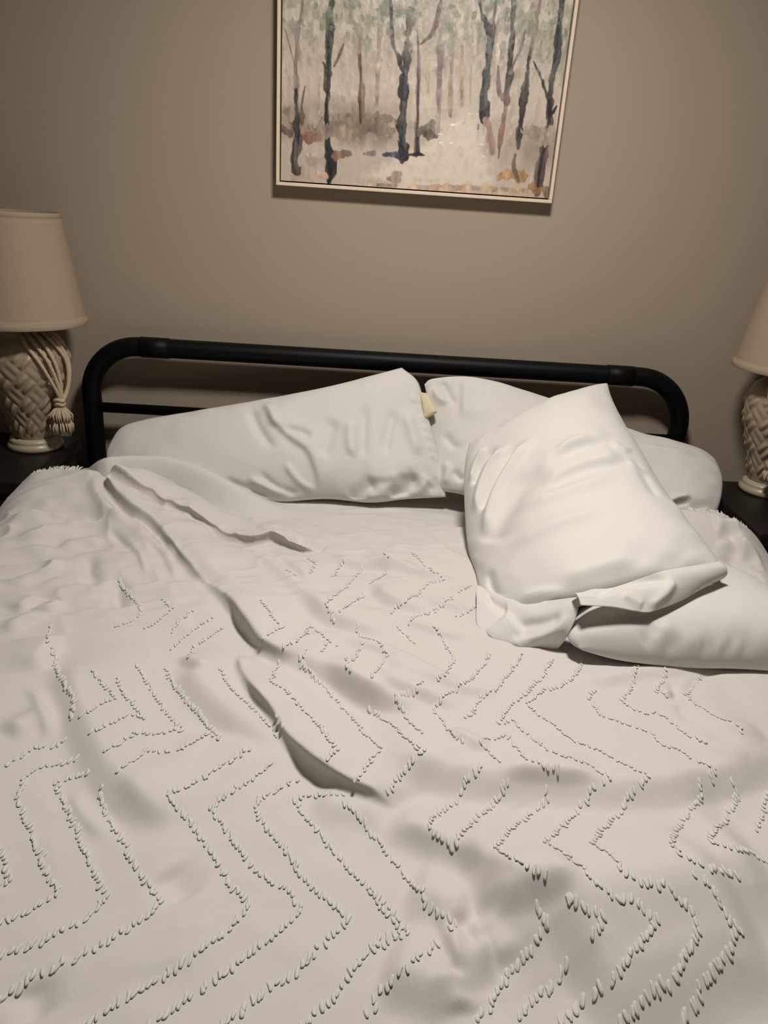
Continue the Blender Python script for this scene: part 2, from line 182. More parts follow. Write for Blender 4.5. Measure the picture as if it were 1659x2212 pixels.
 [(0.1496,-0.7915),(0.129,-0.8212),(0.1137,-0.8332)],
 [(0.1247,-0.7468),(0.1516,-0.715)],
 [(-0.1532,-0.6476),(-0.1374,-0.684),(-0.1418,-0.7268)],
 [(-0.1854,-0.7166),(-0.1683,-0.7369)],
 [(-0.426,-0.8272),(-0.4018,-0.8721),(-0.4064,-0.8862),(-0.4118,-0.9034),(-0.4283,-0.9171)],
 [(-0.3775,-0.8331),(-0.3559,-0.858),(-0.362,-0.8768),(-0.3689,-0.8993),(-0.3817,-0.9208)],
 [(-0.3213,-0.8669),(-0.3287,-0.8814),(-0.3372,-0.8997),(-0.3414,-0.9251)],
 [(-0.288,-0.8825),(-0.3044,-0.9056),(-0.3176,-0.9386),(-0.325,-0.9589),(-0.3282,-0.9703)],
 [(-0.2684,-0.907),(-0.2847,-0.9395),(-0.2977,-0.9639),(-0.2949,-1.001)],
 [(-0.4181,-1.0517),(-0.3984,-1.0726),(-0.381,-1.0926),(-0.3695,-1.1065),(-0.383,-1.1133),(-0.3888,-1.1362),(-0.3977,-1.1452)],
 [(-0.3829,-1.0588),(-0.3655,-1.0854),(-0.3507,-1.1053),(-0.338,-1.1189),(-0.3216,-1.14),(-0.3406,-1.133),(-0.3489,-1.1444),(-0.3555,-1.1556),(-0.3658,-1.1694),(-0.3771,-1.1753)],
 [(-0.3664,-1.022),(-0.3471,-1.0501),(-0.3244,-1.086),(-0.3061,-1.1084),(-0.2895,-1.1326),(-0.2692,-1.1527),(-0.2818,-1.1562),(-0.2973,-1.1676),(-0.3135,-1.1686),(-0.3248,-1.1693),(-0.3331,-1.185),(-0.3372,-1.1977),(-0.3489,-1.2105)],
 [(-0.3246,-1.0227),(-0.3065,-1.0568),(-0.2848,-1.086),(-0.2649,-1.111),(-0.248,-1.1324),(-0.2302,-1.1529),(-0.2178,-1.1725),(-0.2374,-1.1585),(-0.2445,-1.1792),(-0.2595,-1.1927),(-0.2768,-1.2011),(-0.2911,-1.202),(-0.3035,-1.1979),(-0.3058,-1.2172),(-0.3146,-1.2293),(-0.3226,-1.2433)],
 [(-0.4102,-1.1779),(-0.417,-1.1858),(-0.4397,-1.1898),(-0.446,-1.2047),(-0.4539,-1.2193),(-0.458,-1.231)],
 [(-0.4945,-0.9954),(-0.4654,-1.0502),(-0.4368,-1.091),(-0.4203,-1.1161),(-0.4123,-1.1438)],
 [(-0.5271,-0.923),(-0.506,-0.9834),(-0.4895,-0.9994)],
 [(-0.4723,-0.7643),(-0.4484,-0.7975),(-0.426,-0.8272)],
 [(0.5,-1.237),(0.528,-1.266),(0.555,-1.295),(0.528,-1.324),(0.5,-1.353),(0.473,-1.381),(0.445,-1.41),(0.473,-1.439),(0.5,-1.468),(0.528,-1.496),(0.555,-1.525),(0.528,-1.554),(0.5,-1.583),(0.473,-1.611),(0.445,-1.64),(0.473,-1.669),(0.5,-1.698),(0.528,-1.726),(0.555,-1.755),(0.528,-1.784),(0.5,-1.812),(0.473,-1.841),(0.445,-1.87),(0.473,-1.899),(0.5,-1.928),(0.528,-1.956)],
 [(0.59,-1.036),(0.617,-1.065),(0.59,-1.094),(0.562,-1.123),(0.534,-1.151),(0.507,-1.18),(0.534,-1.209),(0.562,-1.237),(0.59,-1.266),(0.617,-1.295),(0.59,-1.324),(0.562,-1.353),(0.534,-1.381),(0.507,-1.41),(0.534,-1.439),(0.562,-1.468),(0.59,-1.496),(0.617,-1.525),(0.59,-1.554),(0.562,-1.583),(0.534,-1.611),(0.507,-1.64),(0.534,-1.669),(0.562,-1.698),(0.59,-1.726),(0.617,-1.755),(0.59,-1.784),(0.562,-1.812),(0.534,-1.841),(0.507,-1.87),(0.534,-1.899),(0.562,-1.928),(0.59,-1.956)],
 [(0.597,-0.979),(0.624,-1.007),(0.652,-1.036),(0.679,-1.065),(0.652,-1.094),(0.624,-1.123),(0.597,-1.151),(0.569,-1.18),(0.597,-1.209),(0.624,-1.237),(0.652,-1.266),(0.679,-1.295),(0.652,-1.324),(0.624,-1.353),(0.597,-1.381),(0.569,-1.41),(0.597,-1.439),(0.624,-1.468),(0.652,-1.496),(0.679,-1.525),(0.652,-1.554),(0.624,-1.583),(0.597,-1.611),(0.569,-1.64),(0.597,-1.669),(0.624,-1.698),(0.652,-1.726),(0.679,-1.755),(0.652,-1.784),(0.624,-1.812),(0.597,-1.841),(0.569,-1.87),(0.597,-1.899),(0.624,-1.928),(0.652,-1.956)],
 [(0.714,-0.806),(0.741,-0.835),(0.714,-0.864),(0.686,-0.892),(0.659,-0.921),(0.631,-0.95),(0.659,-0.979),(0.686,-1.007),(0.714,-1.036),(0.741,-1.065),(0.714,-1.094),(0.686,-1.123),(0.659,-1.151),(0.631,-1.18),(0.659,-1.209),(0.686,-1.237),(0.714,-1.266),(0.741,-1.295),(0.714,-1.324),(0.686,-1.353),(0.659,-1.381),(0.631,-1.41),(0.659,-1.439),(0.686,-1.468),(0.714,-1.496),(0.741,-1.525),(0.714,-1.554),(0.686,-1.583),(0.659,-1.611),(0.631,-1.64),(0.659,-1.669),(0.686,-1.698),(0.714,-1.726),(0.741,-1.755),(0.714,-1.784),(0.686,-1.812),(0.659,-1.841),(0.631,-1.87),(0.659,-1.899),(0.686,-1.928),(0.714,-1.956)],
 [(0.721,-0.749),(0.748,-0.777),(0.776,-0.806),(0.803,-0.835),(0.776,-0.864),(0.748,-0.892),(0.721,-0.921),(0.693,-0.95),(0.721,-0.979),(0.748,-1.007),(0.776,-1.036),(0.803,-1.065),(0.776,-1.094),(0.748,-1.123),(0.721,-1.151),(0.693,-1.18),(0.721,-1.209),(0.748,-1.237),(0.776,-1.266),(0.803,-1.295),(0.776,-1.324),(0.748,-1.353),(0.721,-1.381),(0.693,-1.41),(0.721,-1.439),(0.748,-1.468),(0.776,-1.496),(0.803,-1.525),(0.776,-1.554),(0.748,-1.583),(0.721,-1.611),(0.693,-1.64),(0.721,-1.669),(0.748,-1.698),(0.776,-1.726),(0.803,-1.755),(0.776,-1.784),(0.748,-1.812),(0.721,-1.841),(0.693,-1.87),(0.721,-1.899),(0.748,-1.928),(0.776,-1.956)],
 [(0.755,-0.72),(0.783,-0.749),(0.81,-0.777),(0.838,-0.806),(0.865,-0.835),(0.838,-0.864),(0.81,-0.892),(0.783,-0.921),(0.755,-0.95),(0.783,-0.979),(0.81,-1.007),(0.838,-1.036),(0.865,-1.065),(0.838,-1.094),(0.81,-1.123),(0.783,-1.151),(0.755,-1.18),(0.783,-1.209),(0.81,-1.237),(0.838,-1.266),(0.865,-1.295),(0.838,-1.324),(0.81,-1.353),(0.783,-1.381),(0.755,-1.41),(0.783,-1.439),(0.81,-1.468),(0.838,-1.496),(0.865,-1.525),(0.838,-1.554),(0.81,-1.583),(0.783,-1.611),(0.755,-1.64),(0.783,-1.669),(0.81,-1.698),(0.838,-1.726),(0.865,-1.755),(0.838,-1.784),(0.81,-1.812),(0.783,-1.841),(0.755,-1.87),(0.783,-1.899),(0.81,-1.928),(0.838,-1.956)],
 [(0.817,-0.72),(0.845,-0.749),(0.872,-0.777),(0.9,-0.806),(0.927,-0.835),(0.9,-0.864),(0.872,-0.892),(0.845,-0.921),(0.817,-0.95),(0.845,-0.979),(0.872,-1.007),(0.9,-1.036),(0.927,-1.065),(0.9,-1.094),(0.872,-1.123),(0.845,-1.151),(0.817,-1.18),(0.845,-1.209),(0.872,-1.237),(0.9,-1.266),(0.927,-1.295),(0.9,-1.324),(0.872,-1.353),(0.845,-1.381),(0.817,-1.41),(0.845,-1.439),(0.872,-1.468),(0.9,-1.496),(0.927,-1.525),(0.9,-1.554),(0.872,-1.583),(0.845,-1.611),(0.817,-1.64),(0.845,-1.669),(0.872,-1.698),(0.9,-1.726),(0.927,-1.755),(0.9,-1.784),(0.872,-1.812),(0.845,-1.841),(0.817,-1.87),(0.845,-1.899),(0.872,-1.928),(0.9,-1.956)],
 [(0.879,-0.72),(0.907,-0.749),(0.934,-0.777),(0.962,-0.806),(0.989,-0.835),(0.962,-0.864),(0.934,-0.892),(0.907,-0.921),(0.879,-0.95),(0.907,-0.979),(0.934,-1.007),(0.962,-1.036),(0.989,-1.065),(0.962,-1.094),(0.934,-1.123),(0.907,-1.151),(0.879,-1.18),(0.907,-1.209),(0.934,-1.237),(0.962,-1.266),(0.989,-1.295),(0.962,-1.324),(0.934,-1.353),(0.907,-1.381),(0.879,-1.41),(0.907,-1.439),(0.934,-1.468),(0.962,-1.496),(0.989,-1.525),(0.962,-1.554),(0.934,-1.583),(0.907,-1.611),(0.879,-1.64),(0.907,-1.669),(0.934,-1.698),(0.962,-1.726),(0.989,-1.755),(0.962,-1.784),(0.934,-1.812),(0.907,-1.841),(0.879,-1.87),(0.907,-1.899),(0.934,-1.928),(0.962,-1.956)],
 [(-1.035,-0.72),(-1.007,-0.749),(-0.98,-0.777),(-0.952,-0.806),(-0.925,-0.835),(-0.952,-0.864),(-0.98,-0.892),(-1.007,-0.921),(-1.035,-0.95),(-1.007,-0.979),(-0.98,-1.007),(-0.952,-1.036),(-0.925,-1.065),(-0.952,-1.094),(-0.98,-1.123),(-1.007,-1.151),(-1.035,-1.18),(-1.007,-1.209),(-0.98,-1.237),(-0.952,-1.266),(-0.925,-1.295),(-0.952,-1.324),(-0.98,-1.353),(-1.007,-1.381),(-1.035,-1.41),(-1.007,-1.439),(-0.98,-1.468),(-0.952,-1.496),(-0.925,-1.525),(-0.952,-1.554),(-0.98,-1.583),(-1.007,-1.611),(-1.035,-1.64),(-1.007,-1.669),(-0.98,-1.698),(-0.952,-1.726),(-0.925,-1.755),(-0.952,-1.784),(-0.98,-1.812),(-1.007,-1.841),(-1.035,-1.87),(-1.007,-1.899),(-0.98,-1.928),(-0.952,-1.956)],
 [(-0.973,-0.72),(-0.946,-0.749),(-0.918,-0.777),(-0.89,-0.806),(-0.863,-0.835),(-0.89,-0.864),(-0.918,-0.892),(-0.946,-0.921),(-0.973,-0.95),(-0.946,-0.979),(-0.918,-1.007),(-0.89,-1.036),(-0.863,-1.065),(-0.89,-1.094),(-0.918,-1.123),(-0.946,-1.151),(-0.973,-1.18),(-0.946,-1.209),(-0.918,-1.237),(-0.89,-1.266),(-0.863,-1.295),(-0.89,-1.324),(-0.918,-1.353),(-0.946,-1.381),(-0.973,-1.41),(-0.946,-1.439),(-0.918,-1.468),(-0.89,-1.496),(-0.863,-1.525),(-0.89,-1.554),(-0.918,-1.583),(-0.946,-1.611),(-0.973,-1.64),(-0.946,-1.669),(-0.918,-1.698),(-0.89,-1.726),(-0.863,-1.755),(-0.89,-1.784),(-0.918,-1.812),(-0.946,-1.841),(-0.973,-1.87),(-0.946,-1.899),(-0.918,-1.928),(-0.89,-1.956)],
 [(-0.911,-0.72),(-0.883,-0.749),(-0.856,-0.777),(-0.828,-0.806),(-0.801,-0.835),(-0.828,-0.864),(-0.856,-0.892),(-0.883,-0.921),(-0.911,-0.95),(-0.883,-0.979),(-0.856,-1.007),(-0.828,-1.036),(-0.801,-1.065),(-0.828,-1.094),(-0.856,-1.123),(-0.883,-1.151),(-0.911,-1.18),(-0.883,-1.209),(-0.856,-1.237),(-0.828,-1.266),(-0.801,-1.295),(-0.828,-1.324),(-0.856,-1.353),(-0.883,-1.381),(-0.911,-1.41),(-0.883,-1.439),(-0.856,-1.468),(-0.828,-1.496),(-0.801,-1.525),(-0.828,-1.554),(-0.856,-1.583),(-0.883,-1.611),(-0.911,-1.64),(-0.883,-1.669),(-0.856,-1.698),(-0.828,-1.726),(-0.801,-1.755),(-0.828,-1.784),(-0.856,-1.812),(-0.883,-1.841),(-0.911,-1.87),(-0.883,-1.899),(-0.856,-1.928),(-0.828,-1.956)],
 [(-0.849,-0.72),(-0.821,-0.749),(-0.794,-0.777),(-0.766,-0.806),(-0.739,-0.835),(-0.766,-0.864),(-0.794,-0.892),(-0.821,-0.921),(-0.849,-0.95),(-0.821,-0.979),(-0.794,-1.007),(-0.766,-1.036),(-0.739,-1.065),(-0.766,-1.094),(-0.794,-1.123),(-0.821,-1.151),(-0.849,-1.18),(-0.821,-1.209),(-0.794,-1.237),(-0.766,-1.266),(-0.739,-1.295),(-0.766,-1.324),(-0.794,-1.353),(-0.821,-1.381),(-0.849,-1.41),(-0.821,-1.439),(-0.794,-1.468),(-0.766,-1.496),(-0.739,-1.525),(-0.766,-1.554),(-0.794,-1.583),(-0.821,-1.611),(-0.849,-1.64),(-0.821,-1.669),(-0.794,-1.698),(-0.766,-1.726),(-0.739,-1.755),(-0.766,-1.784),(-0.794,-1.812),(-0.821,-1.841),(-0.849,-1.87),(-0.821,-1.899),(-0.794,-1.928),(-0.766,-1.956)],
 [(-0.787,-0.72),(-0.759,-0.749),(-0.732,-0.777),(-0.704,-0.806),(-0.677,-0.835),(-0.704,-0.864),(-0.732,-0.892),(-0.759,-0.921),(-0.787,-0.95),(-0.759,-0.979),(-0.732,-1.007),(-0.704,-1.036),(-0.677,-1.065),(-0.704,-1.094),(-0.732,-1.123),(-0.759,-1.151),(-0.787,-1.18),(-0.759,-1.209),(-0.732,-1.237),(-0.704,-1.266),(-0.677,-1.295),(-0.704,-1.324),(-0.732,-1.353),(-0.759,-1.381),(-0.787,-1.41),(-0.759,-1.439),(-0.732,-1.468),(-0.704,-1.496),(-0.677,-1.525),(-0.704,-1.554),(-0.732,-1.583),(-0.759,-1.611),(-0.787,-1.64),(-0.759,-1.669),(-0.732,-1.698),(-0.704,-1.726),(-0.677,-1.755),(-0.704,-1.784),(-0.732,-1.812),(-0.759,-1.841),(-0.787,-1.87),(-0.759,-1.899),(-0.732,-1.928),(-0.704,-1.956)],
 [(-0.67,-0.892),(-0.697,-0.921),(-0.725,-0.95),(-0.697,-0.979),(-0.67,-1.007),(-0.642,-1.036),(-0.615,-1.065),(-0.642,-1.094),(-0.67,-1.123),(-0.697,-1.151),(-0.725,-1.18),(-0.697,-1.209),(-0.67,-1.237),(-0.642,-1.266),(-0.615,-1.295),(-0.642,-1.324),(-0.67,-1.353),(-0.697,-1.381),(-0.725,-1.41),(-0.697,-1.439),(-0.67,-1.468),(-0.642,-1.496),(-0.615,-1.525),(-0.642,-1.554),(-0.67,-1.583),(-0.697,-1.611),(-0.725,-1.64),(-0.697,-1.669),(-0.67,-1.698),(-0.642,-1.726),(-0.615,-1.755),(-0.642,-1.784),(-0.67,-1.812),(-0.697,-1.841),(-0.725,-1.87),(-0.697,-1.899),(-0.67,-1.928),(-0.642,-1.956)],
 [(-0.635,-0.921),(-0.663,-0.95),(-0.635,-0.979),(-0.608,-1.007),(-0.58,-1.036)],
 [(-0.58,-1.094),(-0.608,-1.123),(-0.635,-1.151),(-0.663,-1.18),(-0.635,-1.209),(-0.608,-1.237),(-0.58,-1.266),(-0.553,-1.295),(-0.58,-1.324),(-0.608,-1.353),(-0.635,-1.381),(-0.663,-1.41),(-0.635,-1.439),(-0.608,-1.468),(-0.58,-1.496),(-0.553,-1.525),(-0.58,-1.554),(-0.608,-1.583),(-0.635,-1.611),(-0.663,-1.64),(-0.635,-1.669),(-0.608,-1.698),(-0.58,-1.726),(-0.553,-1.755),(-0.58,-1.784),(-0.608,-1.812),(-0.635,-1.841),(-0.663,-1.87),(-0.635,-1.899),(-0.608,-1.928),(-0.58,-1.956)],
 [(-0.546,-1.123),(-0.573,-1.151),(-0.601,-1.18),(-0.573,-1.209),(-0.546,-1.237),(-0.518,-1.266),(-0.491,-1.295),(-0.518,-1.324),(-0.546,-1.353),(-0.573,-1.381),(-0.601,-1.41),(-0.573,-1.439),(-0.546,-1.468),(-0.518,-1.496),(-0.491,-1.525),(-0.518,-1.554),(-0.546,-1.583),(-0.573,-1.611),(-0.601,-1.64),(-0.573,-1.669),(-0.546,-1.698),(-0.518,-1.726),(-0.491,-1.755),(-0.518,-1.784),(-0.546,-1.812),(-0.573,-1.841),(-0.601,-1.87),(-0.573,-1.899),(-0.546,-1.928),(-0.518,-1.956)],
 [(-0.539,-1.18),(-0.511,-1.209),(-0.484,-1.237)],
 [(-0.456,-1.324),(-0.484,-1.353),(-0.511,-1.381),(-0.539,-1.41),(-0.511,-1.439),(-0.484,-1.468),(-0.456,-1.496),(-0.429,-1.525),(-0.456,-1.554),(-0.484,-1.583),(-0.511,-1.611),(-0.539,-1.64),(-0.511,-1.669),(-0.484,-1.698),(-0.456,-1.726),(-0.429,-1.755),(-0.456,-1.784),(-0.484,-1.812),(-0.511,-1.841),(-0.539,-1.87),(-0.511,-1.899),(-0.484,-1.928),(-0.456,-1.956)],
 [(-0.422,-1.353),(-0.449,-1.381),(-0.477,-1.41),(-0.449,-1.439),(-0.422,-1.468),(-0.394,-1.496),(-0.367,-1.525),(-0.394,-1.554),(-0.422,-1.583),(-0.449,-1.611),(-0.477,-1.64),(-0.449,-1.669),(-0.422,-1.698),(-0.394,-1.726),(-0.367,-1.755),(-0.394,-1.784),(-0.422,-1.812),(-0.449,-1.841),(-0.477,-1.87),(-0.449,-1.899),(-0.422,-1.928),(-0.394,-1.956)],
 [(-0.332,-1.554),(-0.36,-1.583),(-0.387,-1.611),(-0.415,-1.64),(-0.387,-1.669),(-0.36,-1.698),(-0.332,-1.726),(-0.305,-1.755),(-0.332,-1.784),(-0.36,-1.812),(-0.387,-1.841),(-0.415,-1.87),(-0.387,-1.899),(-0.36,-1.928),(-0.332,-1.956)],
 [(-0.272,-1.554),(-0.3,-1.583),(-0.328,-1.611),(-0.355,-1.64),(-0.328,-1.669),(-0.3,-1.698),(-0.272,-1.726),(-0.245,-1.755),(-0.272,-1.784),(-0.3,-1.812),(-0.328,-1.841),(-0.355,-1.87),(-0.328,-1.899),(-0.3,-1.928),(-0.272,-1.956)],
 [(-0.21,-1.554),(-0.238,-1.583),(-0.265,-1.611),(-0.293,-1.64),(-0.265,-1.669),(-0.238,-1.698),(-0.21,-1.726),(-0.183,-1.755),(-0.21,-1.784),(-0.238,-1.812),(-0.265,-1.841),(-0.293,-1.87),(-0.265,-1.899),(-0.238,-1.928),(-0.21,-1.956)],
 [(-0.148,-1.554),(-0.176,-1.583),(-0.203,-1.611),(-0.231,-1.64),(-0.203,-1.669),(-0.176,-1.698),(-0.148,-1.726),(-0.121,-1.755),(-0.148,-1.784),(-0.176,-1.812),(-0.203,-1.841),(-0.231,-1.87),(-0.203,-1.899),(-0.176,-1.928),(-0.148,-1.956)],
 [(-0.086,-1.554),(-0.114,-1.583),(-0.141,-1.611),(-0.169,-1.64),(-0.141,-1.669),(-0.114,-1.698),(-0.086,-1.726),(-0.059,-1.755),(-0.086,-1.784),(-0.114,-1.812),(-0.141,-1.841),(-0.169,-1.87),(-0.141,-1.899),(-0.114,-1.928),(-0.086,-1.956)],
 [(0.003,-1.525),(-0.024,-1.554),(-0.052,-1.583),(-0.079,-1.611),(-0.107,-1.64),(-0.079,-1.669),(-0.052,-1.698),(-0.024,-1.726),(0.003,-1.755),(-0.024,-1.784),(-0.052,-1.812),(-0.079,-1.841),(-0.107,-1.87),(-0.079,-1.899),(-0.052,-1.928),(-0.024,-1.956)],
 [(0.065,-1.525),(0.038,-1.554),(0.01,-1.583),(-0.017,-1.611),(-0.045,-1.64),(-0.017,-1.669),(0.01,-1.698),(0.037,-1.726),(0.065,-1.755),(0.038,-1.784),(0.01,-1.812),(-0.017,-1.841),(-0.045,-1.87),(-0.017,-1.899),(0.01,-1.928),(0.037,-1.956)],
 [(0.127,-1.525),(0.1,-1.554),(0.072,-1.583),(0.045,-1.611),(0.017,-1.64),(0.045,-1.669),(0.072,-1.698),(0.1,-1.726),(0.127,-1.755),(0.1,-1.784),(0.072,-1.812),(0.045,-1.841),(0.017,-1.87),(0.045,-1.899),(0.072,-1.928),(0.1,-1.956)],
 [(0.189,-1.525),(0.162,-1.554),(0.134,-1.583),(0.107,-1.611),(0.079,-1.64),(0.107,-1.669),(0.134,-1.698),(0.162,-1.726),(0.189,-1.755),(0.162,-1.784),(0.134,-1.812),(0.107,-1.841),(0.079,-1.87),(0.107,-1.899),(0.134,-1.928),(0.162,-1.956)],
 [(0.251,-1.525),(0.224,-1.554),(0.196,-1.583),(0.169,-1.611),(0.141,-1.64),(0.169,-1.669),(0.196,-1.698),(0.224,-1.726),(0.251,-1.755),(0.224,-1.784),(0.196,-1.812),(0.169,-1.841),(0.141,-1.87),(0.169,-1.899),(0.196,-1.928),(0.224,-1.956)],
 [(0.313,-1.525),(0.286,-1.554),(0.258,-1.583),(0.231,-1.611),(0.203,-1.64),(0.231,-1.669),(0.258,-1.698),(0.286,-1.726),(0.313,-1.755),(0.286,-1.784),(0.258,-1.812),(0.231,-1.841),(0.203,-1.87),(0.231,-1.899),(0.258,-1.928),(0.286,-1.956)],
 [(0.348,-1.496),(0.375,-1.525),(0.348,-1.554),(0.32,-1.583),(0.292,-1.611),(0.265,-1.64),(0.292,-1.669),(0.32,-1.698),(0.348,-1.726),(0.375,-1.755),(0.348,-1.784),(0.32,-1.812),(0.292,-1.841),(0.265,-1.87),(0.292,-1.899),(0.32,-1.928),(0.348,-1.956)],
 [(0.382,-1.468),(0.409,-1.496),(0.437,-1.525),(0.409,-1.554),(0.382,-1.583),(0.354,-1.611),(0.327,-1.64),(0.354,-1.669),(0.382,-1.698),(0.409,-1.726),(0.437,-1.755),(0.409,-1.784),(0.382,-1.812),(0.354,-1.841),(0.327,-1.87),(0.354,-1.899),(0.382,-1.928),(0.409,-1.956)],
 [(0.472,-1.266),(0.499,-1.295),(0.472,-1.324),(0.444,-1.353),(0.416,-1.381),(0.389,-1.41),(0.416,-1.439),(0.444,-1.468),(0.472,-1.496),(0.499,-1.525),(0.472,-1.554),(0.444,-1.583),(0.416,-1.611),(0.389,-1.64),(0.416,-1.669),(0.444,-1.698),(0.472,-1.726),(0.499,-1.755),(0.472,-1.784),(0.444,-1.812),(0.416,-1.841),(0.389,-1.87),(0.416,-1.899),(0.444,-1.928),(0.472,-1.956)],
]
SHEET_RIDGE = [
 (-0.7958,-0.1331,0.0),
 (-0.7098,-0.2355,0.045),
 (-0.6442,-0.3178,0.098),
 (-0.6082,-0.307,0.102),
 (-0.5506,-0.2896,0.102),
 (-0.489,-0.2844,0.095),
 (-0.4228,-0.2989,0.08),
 (-0.3557,-0.3211,0.056),
 (-0.2906,-0.3348,0.03),
 (-0.2391,-0.3226,0.008),
 (-0.198,-0.303,0.0),
]
SHEET_FOLDS = [('r',0.003,0.008,0.008,0.3,[(-0.0458,-0.3258),(0.0396,-0.3476),(0.1138,-0.3539)]),('r',0.003,0.008,0.008,0.3,[(-0.1211,-0.3222),(-0.0353,-0.2955),(0.0747,-0.2857)]),('r',0.003,0.007,0.007,0.3,[(0.0686,-0.4051),(0.1189,-0.4241),(0.1701,-0.4251)]),('r',0.004,0.008,0.008,0.3,[(-0.0191,-0.4038),(0.0178,-0.3669),(0.0641,-0.3927)])]
